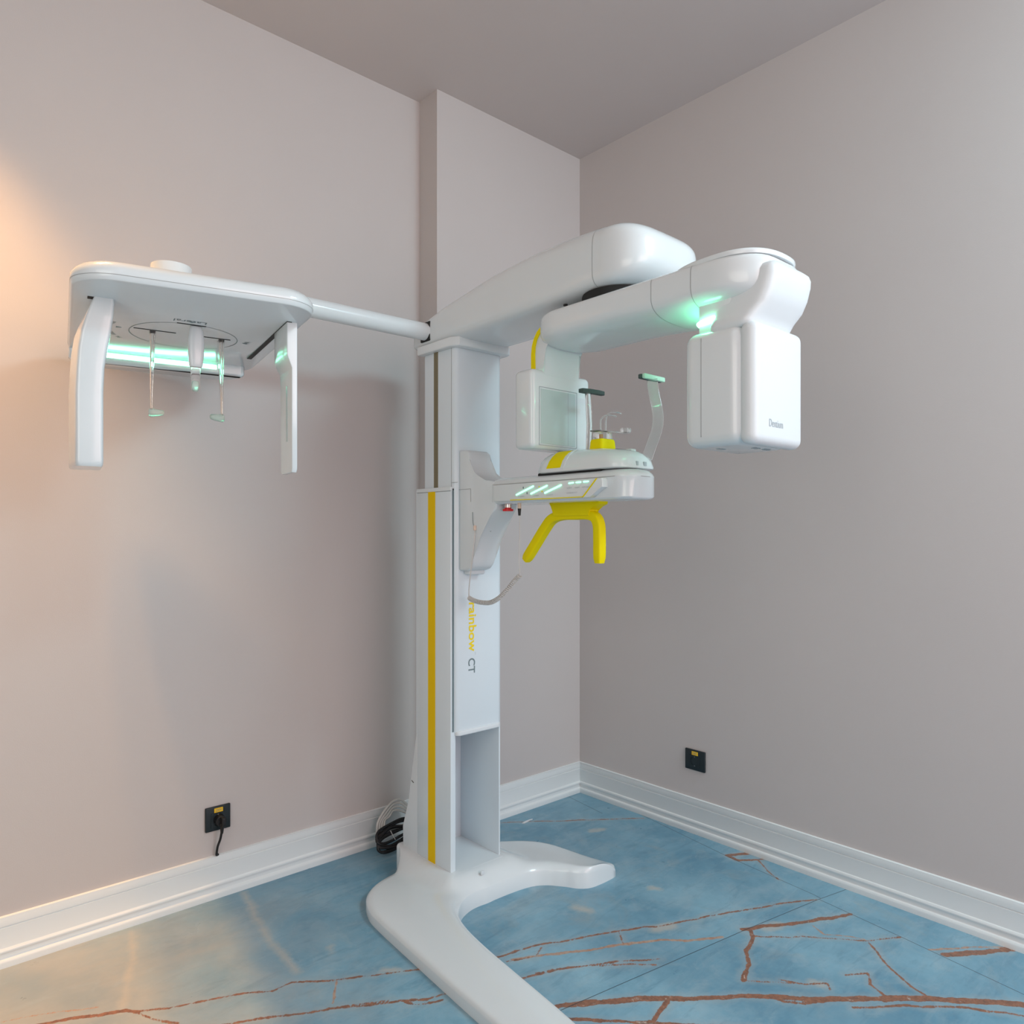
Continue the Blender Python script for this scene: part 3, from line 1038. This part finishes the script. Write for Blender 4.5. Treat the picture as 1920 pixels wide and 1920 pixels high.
for a, b, r in (((-.741, 1.307), (-.816, 1.330), .0022), ((-.803, 1.308), (-.872, 1.329), .0022), ((-.860, 1.308), (-.927, 1.328), .0022),
                ((-.953, 1.3310), (-.973, 1.3318), .0016), ((-.980, 1.3318), (-1.0, 1.3322), .0016), ((-1.007, 1.3322), (-1.027, 1.3325), .0016)):
    pbar(a, b, r)
for (ya, za, yb, zb) in ((-.830, 1.311, -.857, 1.332), (-.888, 1.311, -.915, 1.332), (-.945, 1.311, -.965, 1.331), (-.960, 1.318, -.972, 1.330), (-.988, 1.318, -1.0, 1.330), (-1.014, 1.318, -1.026, 1.330)):
    bm = bmesh.new()
    prism(bm, [(ya, za), (ya - .0008, za), (yb - .0008, zb), (yb, zb)], 'x', -1.0624, -1.0618)
    finish(bm, 'key_divider', 'satin_white', pan)
for (y, z, wd, tx) in ((-.750, 1.3005, .026, 'UP DOWN'), (-.812, 1.3005, .026, 'LASER'), (-.868, 1.3005, .026, 'LIGHT'), (-.948, 1.3165, .018, 'EXIT'), (-.977, 1.3165, .018, 'READY'), (-1.004, 1.3165, .024, 'RETURN'), (-.946, 1.3035, .040, 'rainbow CT')):
    text(tx, 'print_light', pan, (-1.0622, y, z), (0, -1, 0), (0, 0, 1), width=wd, height=.0032, name='key_lettering')
for (y, z) in ((-.772, 1.327), (-.788, 1.311)):
    box('arrow_mark', 'print_grey', pan, -1.0626, -1.0618, y - .0018, y + .0018, z - .003, z + .003)
for (y, z) in ((-.838, 1.327), (-.850, 1.313)):
    box('laser_mark', 'yellow_plastic', pan, -1.0626, -1.0618, y - .002, y + .002, z - .002, z + .002)

# emergency stop, exposure plug
bm = bmesh.new()
bmesh.ops.create_cone(bm, cap_ends=True, segments=32, radius1=.0165, radius2=.0165, depth=.0065, matrix=Matrix.Translation((-1.005, -.640, 1.2665)))
bmesh.ops.create_cone(bm, cap_ends=True, segments=32, radius1=.0105, radius2=.0105, depth=.006, matrix=Matrix.Translation((-1.005, -.640, 1.2715)))
stop = finish(bm, 'emergency_stop', 'red_plastic', root)
bm = bmesh.new()
bmesh.ops.create_cone(bm, cap_ends=True, segments=32, radius1=.012, radius2=.012, depth=.010, matrix=Matrix.Translation((-1.005, -.640, 1.2790)))
finish(bm, 'stop_collar', 'chrome', stop)

# ---- hand grip
bm = bmesh.new()
GX = -.955
path = catmull([(GX, -.668, 1.112), (GX, -.715, 1.166), (GX, -.757, 1.214), (GX, -.785, 1.238), (GX, -.825, 1.2475), (GX, -.88, 1.2480), (GX, -.925, 1.2480), (GX, -.953, 1.241), (GX, -.966, 1.222), (GX, -.969, 1.19), (GX, -.969, 1.112)], 6)
n = len(path)
rad = [1.0] * n
rad[0], rad[1], rad[-1], rad[-2] = .75, .96, .75, .96
for i in range(n):
    if 1 < i < n - 2:
        rad[i] = 1.0
tube(bm, path, .0155, n=24, flat=(.0150, .0140), side=(1, 0, 0), radii=rad, power=5)
prism(bm, [(-.784, 1.2885), (-.794, 1.273), (-.803, 1.266), (-.803, 1.245), (-.945, 1.245), (-.945, 1.262), (-.962, 1.270), (-.982, 1.277), (-.984, 1.2885)], 'x', -.974, -.934, r=.003)
finish(bm, 'hand_grip', 'yellow_plastic', root, smooth=50)

# ---- chin rest housing
bm = bmesh.new()
rings = []
HX0, HX1, HY0, HY1 = -1.043, -.870, -1.116, -.784
for (z, ins, lift) in [(1.3660, .006, 1), (1.3680, .001, 1), (1.372, 0.0, 1), (1.398, .006, .8), (1.412, .014, .5), (1.4225, .026, .3), (1.4290, .042, .1), (1.4315, .060, 0)]:
    ring = []
    R = .050
    x0, x1, y0, y1 = HX0 + ins, HX1 - ins, HY0 + ins, HY1 - ins * 1.0
    for (cx_, cy_, a0) in ((x1 - R, y1 - R, 0), (x0 + R, y1 - R, PI / 2), (x0 + R, y0 + R, PI), (x1 - R, y0 + R, 3 * PI / 2)):
        R_ = R
        for i in range(9):
            a = a0 + PI / 2 * i / 8
            px_, py_ = cx_ + R_ * math.cos(a), cy_ + R_ * math.sin(a)
            # top falls away towards the patient end
            dz = -.010 * sstep(-.95, -1.15, py_) if False else -.012 * sstep(.95, 1.10, -py_) * (1 - lift)
            ring.append((px_, py_, z + dz))
    rings.append(ring)
ring_loft(bm, rings)
chin = finish(bm, 'chin_rest_housing', 'white_plastic', root, smooth=50)


def hskin(z):
    t = [(1.372, 0.0), (1.398, .006), (1.412, .014), (1.4225, .026), (1.4290, .042), (1.4315, .060)]
    return lerp_table(t, z)[0]


def skin_patch(name, m, yl, yr, z0, z1, lift=.0008):
    bm = bmesh.new()
    zs = [z0, 1.385, 1.398, 1.405, 1.412, 1.4175, 1.4225, 1.426, z1]
    zs = [z for z in zs if z0 <= z <= z1]
    L = []
    for z in zs:
        f = (z - z0) / (z1 - z0)
        a, b = yl[0] + (yl[1] - yl[0]) * f, yr[0] + (yr[1] - yr[0]) * f
        x = HX0 + hskin(z) - lift
        L.append([(x, a, z + lift * .5), (x, b, z + lift * .5), (x + .003, b, z - .001), (x + .003, a, z - .001)])
    ring_loft(bm, L)
    return finish(bm, name, m, chin, smooth=50)


skin_patch('yellow_label', 'yellow_plastic', (-.846, -.865), (-.901, -.913), 1.378, 1.427)
skin_patch('housing_rib', 'satin_white', (-.909, -.921), (-.915, -.929), 1.3735, 1.428, lift=.0012)
box('housing_gap', 'dark_gap', chin, -1.030, -.905, -1.04, -.80, 1.358, 1.3675)
for xa, xb in ((-.975, -.968), (-.945, -.934)):
    box('front_slot', 'print_light', chin, xa, xb, -1.1168, -1.110, 1.374, 1.385)
box('adjuster_button', 'white_plastic', chin, -.945, -.925, -1.075, -1.050, 1.410, 1.424, r=.003)

# bite block
bm = bmesh.new()
rings = []
for (z, s) in ((1.427, 1.0), (1.429, 1.0), (1.448, .94), (1.4535, .88), (1.4545, .80)):
    hw, hd = .031 * s, .025 * s
    ring = []
    for i in range(40):
        a = 2 * PI * i / 40
        ring.append((-.960 + hw * sgnpow(math.cos(a), 2 / 7), -.985 + hd * sgnpow(math.sin(a), 2 / 7), z))
    rings.append(ring)
ring_loft(bm, rings)
bite = finish(bm, 'bite_block_holder', 'yellow_plastic', root, smooth=40)
bm = bmesh.new()
rbox(bm, -.983, -.935, -1.000, -.968, 1.452, 1.4745, r=.004)
finish(bm, 'clear_sleeve', 'clear_acrylic', bite)
bm = bmesh.new()
prism(bm, [(-1.000, -.975), (-.990, -.968), (-.925, -.966), (-.885, -.998), (-.875, -1.01), (-.885, -1.02), (-.925, -1.006), (-.990, -1.000)], 'z', 1.4745, 1.4775, r=.001)
rbox(bm, -.905, -.880, -1.022, -1.000, 1.4775, 1.490, r=.004)
finish(bm, 'clear_chin_tray', 'clear_acrylic', bite)
for dx, hh in ((-.012, 1.520), (.010, 1.530)):
    bm = bmesh.new()
    x = -.957 + dx
    tube(bm, catmull([(x, -.985, 1.476), (x, -.985, 1.505), (x + .002, -.988, hh - .008), (x + .010, -.995, hh), (x + .026, -1.004, hh + .001), (x + .036, -1.010, hh - .002)], 5), .0032, n=10, flat=(.0045, .0022))
    finish(bm, 'clear_hook', 'clear_acrylic', bite)
box('orange_peg', 'orange_tip', bite, -.970, -.966, -.988, -.984, 1.4545, 1.468)

# temple supports
bm = bmesh.new()
tube(bm, [(-.962, -.935, 1.425), (-.962, -.938, 1.50), (-.962, -.932, 1.592)], .006, n=16, flat=(.0095, .0055), side=(1, 0, 0), power=3)
sup = finish(bm, 'support_rod', 'clear_acrylic', root)
sup['label'] = 'clear rod carrying the dark forehead pad'
bm = bmesh.new()
prism(bm, [(-.985, -.918), (-.962, -.918), (-.957, -.924), (-.940, -.930), (-.918, -.930), (-.912, -.926), (-.900, -.926), (-.900, -.940), (-.925, -.944), (-.950, -.942), (-.962, -.936), (-.985, -.934)],
      'z', 1.590, 1.602, r=.002)
finish(bm, 'forehead_pad', 'dark_pad', sup)
bm = bmesh.new()
tube(bm, catmull([(-.918, -1.105, 1.395), (-.918, -1.118, 1.425), (-.918, -1.136, 1.465), (-.918, -1.142, 1.495), (-.918, -1.138, 1.53), (-.918, -1.128, 1.57), (-.918, -1.122, 1.606)], 5), .01, n=20, flat=(.0145, .0035), side=(.75, -.66, 0), power=4)
sup2 = finish(bm, 'support_rod', 'clear_acrylic', root)
sup2['label'] = 'curved clear strip carrying the mint pad'
bm = bmesh.new()
rbox(bm, -.958, -.868, -1.118, -1.106, 1.604, 1.6165, r=.003)
pad2 = finish(bm, 'forehead_pad', 'dark_pad', sup2)
bm = bmesh.new()
rbox(bm, -.955, -.866, -1.127, -1.117, 1.604, 1.617, r=.003)
finish(bm, 'pad_cushion', 'mint_pad', sup2)

# ---- exposure switch cord
bm = bmesh.new()
bmesh.ops.create_cone(bm, cap_ends=True, segments=20, radius1=.0055, radius2=.0055, depth=.022, matrix=Matrix.Translation((-1.03, -.720, 1.280)))
finish(bm, 'cord_plug', 'beige_plastic', root)
bm = bmesh.new()
bmesh.ops.create_cone(bm, cap_ends=True, segments=20, radius1=.0035, radius2=.0055, depth=.022, matrix=Matrix.Translation((-1.03, -.720, 1.259)))
finish(bm, 'cord_boot', 'black_rubber', root)
bm = bmesh.new()
tube(bm, catmull([(-1.03, -.720, 1.250), (-1.03, -.7205, 1.18), (-1.03, -.718, 1.12), (-1.03, -.722, 1.073)], 6), .0014, n=8)
tube(bm, catmull([(-1.043, -.525, 1.205), (-1.046, -.528, 1.190), (-1.047, -.523, 1.15), (-1.045, -.508, 1.08), (-1.036, -.486, 1.02), (-1.03, -.478, .990)], 6), .0017, n=8)
ctr = catmull([(-1.03, -.478, .987), (-1.03, -.505, .980), (-1.03, -.545, .977), (-1.03, -.585, .980), (-1.03, -.625, .996), (-1.03, -.660, 1.020), (-1.03, -.695, 1.050), (-1.03, -.722, 1.070)], 40)
hel = []
turns = 44
for i, p in enumerate(ctr):
    f = i / (len(ctr) - 1)
    t = (ctr[min(i + 1, len(ctr) - 1)] - ctr[max(i - 1, 0)]).normalized()
    s = Vector((1, 0, 0))
    u = t.cross(s)
    R = .0058
    a = f * turns * 2 * PI
    hel.append(p)
# resample helix finely
fine = []
N = turns * 12
for i in range(N + 1):
    f = i / N
    q = f * (len(ctr) - 1)
    k = min(int(q), len(ctr) - 2)
    p = ctr[k].lerp(ctr[k + 1], q - k)
    t = (ctr[k + 1] - ctr[k]).normalized()
    u = t.cross(Vector((1, 0, 0)))
    a = f * turns * 2 * PI
    fine.append(p + Vector((1, 0, 0)) * .0062 * math.cos(a) + u * .0062 * math.sin(a))
tube(bm, fine, .0017, n=6, side=None)
finish(bm, 'coiled_cord', 'cord_white', root, smooth=60)
bm = bmesh.new()
bmesh.ops.create_cone(bm, cap_ends=True, segments=16, radius1=.0045, radius2=.0045, depth=.015, matrix=Matrix.Translation((-1.0435, -.525, 1.212)))
finish(bm, 'cord_clip', 'beige_plastic', root)
bm = bmesh.new()
tube(bm, catmull([(-1.0425, -.512, 1.262), (-1.0425, -.513, 1.24), (-1.0425, -.516, 1.222), (-1.043, -.525, 1.216)], 5), .0009, n=6)
finish(bm, 'strain_wire', 'print_grey', root)

# ---- cephalometric side arm: tube
bm = bmesh.new()
tube(bm, [(-1.060, -.292, 1.8735), (-1.3, -.292, 1.8725), (-1.55, -.292, 1.871), (-1.70, -.292, 1.870)], .029, n=40)
finish(bm, 'side_tube', 'white_plastic', root, smooth=60)

# ---- cephalometric head (local u,v frame, turned 10 degrees)
HC = (-1.880, -.393)
TH = math.radians(10)
U2, V2 = (math.cos(TH), -math.sin(TH)), (math.sin(TH), math.cos(TH))


def HT(p):
    return (HC[0] + U2[0] * p[0] + V2[0] * p[1], HC[1] + U2[1] * p[0] + V2[1] * p[1], p[2])


def rr_ring(x0, x1, y0, y1, R, z, k=10):
    ring = []
    for (cx_, cy_, a0) in ((x1 - R, y1 - R, 0), (x0 + R, y1 - R, PI / 2), (x0 + R, y0 + R, PI), (x1 - R, y0 + R, 3 * PI / 2)):
        for i in range(k + 1):
            a = a0 + PI / 2 * i / k
            ring.append((cx_ + R * math.cos(a), cy_ + R * math.sin(a), z))
    return ring


ZU = 1.700


def HS(p):          # the front edge of the plate runs slightly askew
    u, v, z = p
    if v < 0:
        v = v + (.2 - u) * .068 * (-v / .388)
    return HT((u, v, z))


bm = bmesh.new()
rings = []
for z, ins in ((ZU, .004), (ZU + .002, .001), (ZU + .012, -.001), (ZU + .0135, -.0015), (ZU + .024, -.001), (ZU + .033, .005), (ZU + .041, .015), (ZU + .046, .030), (ZU + .048, .055)):
    rings.append(rr_ring(-.250 + ins, .234 - ins, -.388 + ins, .392 - ins, .085 - min(ins, .04), z))
ring_loft(bm, rings, T=HS)
head = finish(bm, 'cephalometric_head', 'white_plastic', root, smooth=50)
bm = bmesh.new()
for z in (ZU + .0115,):
    ring_loft(bm, [rr_ring(-.2516, .2356, -.3896, .3936, .087, z), rr_ring(-.2516, .2356, -.3896, .3936, .087, z + .0009)], cap=False, T=HS)
finish(bm, 'head_joint', 'seam_grey', head)
# rear lip with the light bar
bm = bmesh.new()
rings = []
for z, ins in ((ZU - .033, .012), (ZU - .030, .005), (ZU - .024, .0), (ZU + .004, .0)):
    R = .040 - ins
    x0, x1, y0, y1 = -.249 + ins, .208 - ins, .300 + ins * .3, .390 - ins
    ring = []
    for (cx_, cy_, a0, r) in ((x1 - .082, y1 - .082, 0, .082), (x0 + .06, y1 - .06, PI / 2, .06), (x0 + .012, y0 + .012, PI, .012), (x1 - .012, y0 + .012, 3 * PI / 2, .012)):
        for i in range(7):
            a = a0 + PI / 2 * i / 6
            ring.append((cx_ + r * math.cos(a), cy_ + r * math.sin(a), z))
    rings.append(ring)
ring_loft(bm, rings, T=HT)
lip = finish(bm, 'rear_lip', 'white_plastic', head, smooth=50)
bm = bmesh.new()
rbox(bm, -.176, .128, .2985, .3035, ZU - .0170, ZU - .0045, r=.001, seg=2, T=HT)
finish(bm, 'light_bar', 'bar_light', lip)
# round cap on top
bm = bmesh.new()
rings = []
for z, r in ((ZU + .040, .050), (ZU + .046, .047), (ZU + .050, .0440), (ZU + .098, .0435), (ZU + .1025, .0425), (ZU + .104, .039), (ZU + .1045, .02)):
    rings.append([(-.052 + r * math.cos(2 * PI * i / 48), -.190 + r * math.sin(2 * PI * i / 48), z) for i in range(48)])
ring_loft(bm, rings, T=HT)
finish(bm, 'head_cap', 'white_plastic', head, smooth=50)
bm = bmesh.new()
rbox(bm, .03, .16, .0, .06, ZU + .030, ZU + .150, r=.01, T=HT)
finish(bm, 'tube_mount', 'white_plastic', head)
# turntable ring
bm = bmesh.new()
R = .127
ringA = [(.003 + R * math.cos(2 * PI * i / 96), .018 + R * math.sin(2 * PI * i / 96), ZU - .0006) for i in range(96)]
ringB = [(.003 + (R - .0018) * math.cos(2 * PI * i / 96), .018 + (R - .0018) * math.sin(2 * PI * i / 96), ZU - .0006) for i in range(96)]
ring_loft(bm, [ringA, ringB], cap=False, T=HT)
finish(bm, 'turntable_ring', 'print_grey', head)
box('right_slot', 'dark_gap', head, .191, .203, -.255, .185, ZU - .0012, ZU + .004, T=HT)
box('left_slot', 'dark_gap', head, -.218, -.178, -.222, -.205, ZU - .0012, ZU + .004, T=HT)
for (a, b, c, d) in ((-.115, -.020, -.006, -.0025), (.040, .110, -.006, -.0025), (-.030, .035, -.108, -.1035)):
    box('turntable_slot', 'dark_gap', head, a, b, c, d, ZU - .0012, ZU + .002, T=HT)
hU, hV = Vector((U2[0], U2[1], 0)), Vector((V2[0], V2[1], 0))


def hpt(u, v, z=ZU):
    return Vector(HT((u, v, z)))


# writing on the underside is read from the wall side, looking up
text('Lateral', 'print_grey', head, hpt(.032, -.141), -hU, hV, width=.072, height=.020, name='lateral_lettering')
text('PA', 'print_grey', head, hpt(.160, .016), -hV, -hU, width=.026, height=.014, name='side_lettering')
text('PA . Waters/Towne . Carpus', 'print_grey', head, hpt(.003, .018), hU, -hV, height=.015, width=.155, name='curved_lettering', bend=(.162, PI + .62))
for tri in ([(-.008, -.132), (.008, -.132), (0, -.122)], [(-.152, .004), (-.152, .016), (-.140, .010)], [(.155, .006), (.155, .018), (.143, .012)]):
    bm = bmesh.new()
    prism(bm, tri, 'z', ZU - .0008, ZU + .001, T=HT)
    finish(bm, 'triangle_mark', 'print_grey', head)

# left hanging sensor post
bm = bmesh.new()
rings = []
for (z, du, hw, v0, v1) in [(1.703, .012, .0185, -.226, -.165), (1.690, .010, .0215, -.228, -.160), (1.66, .004, .0255, -.229, -.150), (1.625, -.003, .0280, -.229, -.140), (1.59, -.009, .0275, -.229, -.130), (1.55, -.013, .0262, -.229, -.120),
                            (1.50, -.015, .0262, -.229, -.112), (1.42, -.015, .0262, -.229, -.108), (1.350, -.015, .0262, -.229, -.108), (1.343, -.015, .0255, -.227, -.109), (1.339, -.015, .0235, -.224, -.112)]:
    cu, cv, hd = -.199 + du, (v0 + v1) / 2, (v1 - v0) / 2
    ring = []
    for i in range(48):
        pu = cu + hw * sgnpow(math.cos(2 * PI * i / 48), 2 / 9)
        pv = cv + hd * sgnpow(math.sin(2 * PI * i / 48), 2 / 9)
        if pu < cu:
            pu -= .013 * (pv - v0) / (v1 - v0) * min(1, (1.705 - z) / .06)
        ring.append((pu, pv, z))
    rings.append(ring)
ring_loft(bm, rings[::-1], T=HT)
post = finish(bm, 'sensor_post', 'white_plastic', head, smooth=45)
post['label'] = 'thick left post hanging from the side head'
# right collimator post
bm = bmesh.new()
prism(bm, [(-.252, ZU + .002), (-.128, ZU + .002), (-.128, 1.622), (-.138, 1.590), (-.146, 1.575), (-.146, 1.352), (-.150, 1.345), (-.158, 1.3425), (-.246, 1.3425), (-.252, 1.350)], 'x', .192, .2165, r=.002)
bmesh.ops.bisect_plane(bm, geom=bm.verts[:] + bm.edges[:] + bm.faces[:], plane_co=(0, 0, 1.622), plane_no=(0, 0, 1))
bmesh.ops.bisect_plane(bm, geom=bm.verts[:] + bm.edges[:] + bm.faces[:], plane_co=(0, 0, 1.592), plane_no=(0, 0, 1))
for v in bm.verts:
    if v.co.x < .204:
        v.co.x += .0115 * (1 - sstep(1.590, 1.624, v.co.z))
    v.co = Vector(HT(v.co))
bm2 = None
post2 = finish(bm, 'collimator_post', 'white_plastic', head, smooth=40)
post2['label'] = 'thin right post hanging from the side head'
bm = bmesh.new()
rbox(bm, .2025, .2040, -.210, -.200, 1.42, 1.555, r=.0004, T=HT)
finish(bm, 'collimator_slit', 'screen_grey', post2)

# ear rods and nose piece
for sx, name_ in ((-1, 'ear_rod'), (1, 'ear_rod')):
    bm = bmesh.new()
    u0 = -.072 if sx < 0 else .090
    vv = .014
    tube(bm, [(u0, vv, ZU), (u0, vv, 1.66), (u0 + .001 * sx, vv, 1.60), (u0 + .002 * sx, vv, 1.55), (u0 + .002 * sx, vv, 1.505)], .01, n=20, flat=(.0155, .005), side=(0, 1, 0), radii=[1.35, 1.15, .9, .6, .5], power=4, T=HT)
    er = finish(bm, name_, 'clear_acrylic', head, smooth=40)
    bm = bmesh.new()
    tip = u0 + .002 * sx
    tube(bm, [(tip + .006 * sx, vv, 1.497), (tip + .002 * sx, vv, 1.497), (tip - .014 * sx, vv, 1.4975), (tip - .026 * sx, vv, 1.499), (tip - .029 * sx, vv, 1.499)], .011, n=24, radii=[.7, 1.0, .8, .62, .35], T=HT)
    finish(bm, 'ear_tip', 'frosted_tip', er, smooth=40)
bm = bmesh.new()
nu, nv = .014, -.092
rings = []
for (z, hw, hd, dv) in [(1.7005, .006, .005, 0), (1.698, .013, .010, 0), (1.688, .0165, .012, 0), (1.665, .0190, .013, 0), (1.63, .0180, .013, 0), (1.605, .0150, .012, 0), (1.601, .0135, .010, 0)]:
    rings.append([(nu + hw * sgnpow(math.cos(2 * PI * i / 36), 2 / 3), nv + dv + hd * sgnpow(math.sin(2 * PI * i / 36), 2 / 3), z) for i in range(36)])
ring_loft(bm, rings[::-1], T=HT)
nose = finish(bm, 'nose_piece', 'white_plastic', head, smooth=50)
bm = bmesh.new()
rings = []
for (z, hw, hd) in [(1.603, .0115, .004), (1.57, .0105, .0035), (1.545, .0095, .003)]:
    rings.append([(nu - .001 + hw * sgnpow(math.cos(2 * PI * i / 24), 2 / 5), nv + hd * sgnpow(math.sin(2 * PI * i / 24), 2 / 5), z) for i in range(24)])
ring_loft(bm, rings[::-1], T=HT)
finish(bm, 'clear_blade', 'clear_acrylic', nose, smooth=40)
bm = bmesh.new()
rings = []
for (z, s) in [(1.566, .7), (1.563, .95), (1.555, 1.0), (1.545, .95), (1.541, .6)]:
    rings.append([(nu - .002 + .0085 * s * math.cos(2 * PI * i / 24), nv - .004 + .006 * s * math.sin(2 * PI * i / 24), z) for i in range(24)])
ring_loft(bm, rings[::-1], T=HT)
finish(bm, 'nose_tip', 'frosted_tip', nose, smooth=50)


# ------------------------------------------------------------------ wall sockets
def socket(loc, rz, w, h, label, plugged):
    t = empty('wall_socket', loc, label, 'socket')
    Tm = Matrix.Translation(loc) @ Matrix.Rotation(rz, 4, 'Z')

    def TT(p):
        return Tm @ Vector(p)
    # local frame: x to the right, -y out of the wall, z up
    bm = bmesh.new()
    rbox(bm, -w / 2, w / 2, -.009, 0, -h / 2, h / 2, r=.0025, seg=3, T=TT)
    finish(bm, 'frame', 'socket_black', t)
    bm = bmesh.new()
    # square insert with a round recess
    s = .0235 if not plugged else .0235
    cz = -.004
    n = 48
    sq = []
    for i in range(n):
        a = 2 * PI * i / n
        c_, s_ = math.cos(a), math.sin(a)
        k = s / max(abs(c_), abs(s_))
        sq.append((c_ * k, -.0112, cz + s_ * k))
    sq0 = [(x, -.0085, z) for x, y, z in sq]
    r1 = [(.0195 * math.cos(2 * PI * i / n), -.0112, cz + .0195 * math.sin(2 * PI * i / n)) for i in range(n)]
    r2 = [(.0185 * math.cos(2 * PI * i / n), -.0016, cz + .0185 * math.sin(2 * PI * i / n)) for i in range(n)]
    vr = ring_loft(bm, [sq0, sq, r1, r2], cap=False, T=TT)
    bm.faces.new(vr[-1])
    ins = finish(bm, 'socket_insert', 'socket_black', t, smooth=40)
    bm = bmesh.new()
    for dx in (-.0095, .0095):
        bmesh.ops.create_cone(bm, cap_ends=True, segments=16, radius1=.0025, radius2=.0025, depth=.001,
                              matrix=Tm @ Matrix.Translation((dx, -.0022, cz)) @ Matrix.Rotation(PI / 2, 4, 'X'))
    finish(bm, 'pin_holes', 'dark_gap', ins)
    for sgn in (1, -1):
        box('earth_clip', 'chrome', ins, -.002, .002, -.010, -.002, cz + sgn * .0178 - .0012, cz + sgn * .0178 + .0012, T=TT)
    st = box('voltage_sticker', 'yellow_sticker', t, -.013, .015, -.0105, -.0088, .0205, .0345, T=TT)
    X = Tm.to_3x3() @ Vector((1, 0, 0))
    text('230V', 'print_grey', st, TT((-.009, -.0105, .0235)), X, (0, 0, 1), width=.020, height=.008, depth=.0004)
    return t


socket((-1.6145, WY, .2575), 0, .081, .079, 'black wall socket on the left wall with a plug and cable in it', True)
socket((0.0, -.6335, .2885), -PI / 2, .092, .081, 'black wall socket on the right wall, empty', False)

# power plug with cable going behind the skirting
pl = empty('power_plug', (-1.612, WY - .0022, .2535), 'black power plug with a short cable hanging from the left wall socket', 'plug')
bm = bmesh.new()
bmesh.ops.create_cone(bm, cap_ends=True, segments=32, radius1=.0180, radius2=.0165, depth=.030,
                      matrix=Matrix.Translation((-1.612, WY - .0182, .2535)) @ Matrix.Rotation(PI / 2, 4, 'X'))
bmesh.ops.bevel(bm, geom=[e for e in bm.edges if e.calc_face_angle(0) > 1.0], offset=.003, segments=3, affect='EDGES')
body = finish(bm, 'plug_body', 'black_rubber', pl, smooth=50)
bm = bmesh.new()
rbox(bm, -1.616, -1.604, WY - .050, WY - .030, .238, .268, r=.003)
finish(bm, 'finger_grip', 'black_rubber', body)
bm = bmesh.new()
tube(bm, [(-1.611, WY - .034, .248), (-1.611, WY - .034, .232), (-1.6115, WY - .033, .214)], .006, n=14, radii=[1.2, 1.0, .75])
finish(bm, 'strain_relief', 'black_rubber', pl)
bm = bmesh.new()
tube(bm, catmull([(-1.6115, WY - .033, .222), (-1.615, WY - .029, .195), (-1.6205, WY - .021, .170), (-1.6215, WY - .0148, .148), (-1.620, WY - .0105, .1385), (-1.614, WY - .006, .1372)], 6), .0039, n=12)
finish(bm, 'power_cable', 'black_rubber', pl)

# cable bundles behind the machine
bm = bmesh.new()
cbx, cby = -.985, .010
for k in range(7):
    a, b_ = .062 - .006 * (k % 4), .020 + .002 * (k % 3)
    z0 = .045 + .010 * (k // 2)
    pts = []
    for i in range(40):
        t = 2 * PI * i / 40
        pts.append((cbx - .010 * (k % 4) * .5 + (a + .024) * math.cos(t), cby + .002 * k + b_ * math.sin(t) * .9, z0 + .028 * math.sin(t + .4) + .004 * math.sin(3 * t + k)))
    pts.append(pts[0])
    tube(bm, pts, .0052, n=10)
cb = tag(finish(bm, 'black_cable_coil', 'black_rubber', None, smooth=60), 'coil of black cable on the floor behind the machine column', 'cable')
bm = bmesh.new()
for k in range(4):
    pts = catmull([(-1.045 + .008 * k, .060 - .004 * k, .070), (-1.040 + .010 * k, .062, .105), (-1.012 + .008 * k, .064, .140 - .008 * k), (-.970, .066, .168 - .012 * k), (-.935, .064, .165 - .014 * k),
                   (-.900, .058, .12 - .008 * k), (-.925, .050, .075), (-.985, .055, .062 + .003 * k), (-1.035 + .008 * k, .058, .066)], 6)
    tube(bm, pts, .0045, n=10)
cw = tag(finish(bm, 'white_cable_coil', 'cord_white', None, smooth=60), 'coil of white cable leaning on the skirting behind the machine column', 'cable')
bm = bmesh.new()
tube(bm, [(-1.030, -.010, .095), (-1.024, -.016, .078), (-1.014, -.018, .060)], .0014, n=8)
finish(bm, 'cable_tie', 'cord_white', cb)

# scrap of paper
bm = bmesh.new()
P = [(-.463, -.1085), (-.456, -.1165), (-.436, -.1135), (-.415, -.1075), (-.402, -.1085), (-.398, -.1035), (-.414, -.1005), (-.434, -.1015), (-.452, -.1050)]
prism(bm, P, 'z', .0006, .0020)
bmesh.ops.subdivide_edges(bm, edges=bm.edges[:], cuts=1)
tag(finish(bm, 'paper_scrap', 'paper_white', None), 'small scrap of white paper lying on the marble floor beside the column', 'paper')
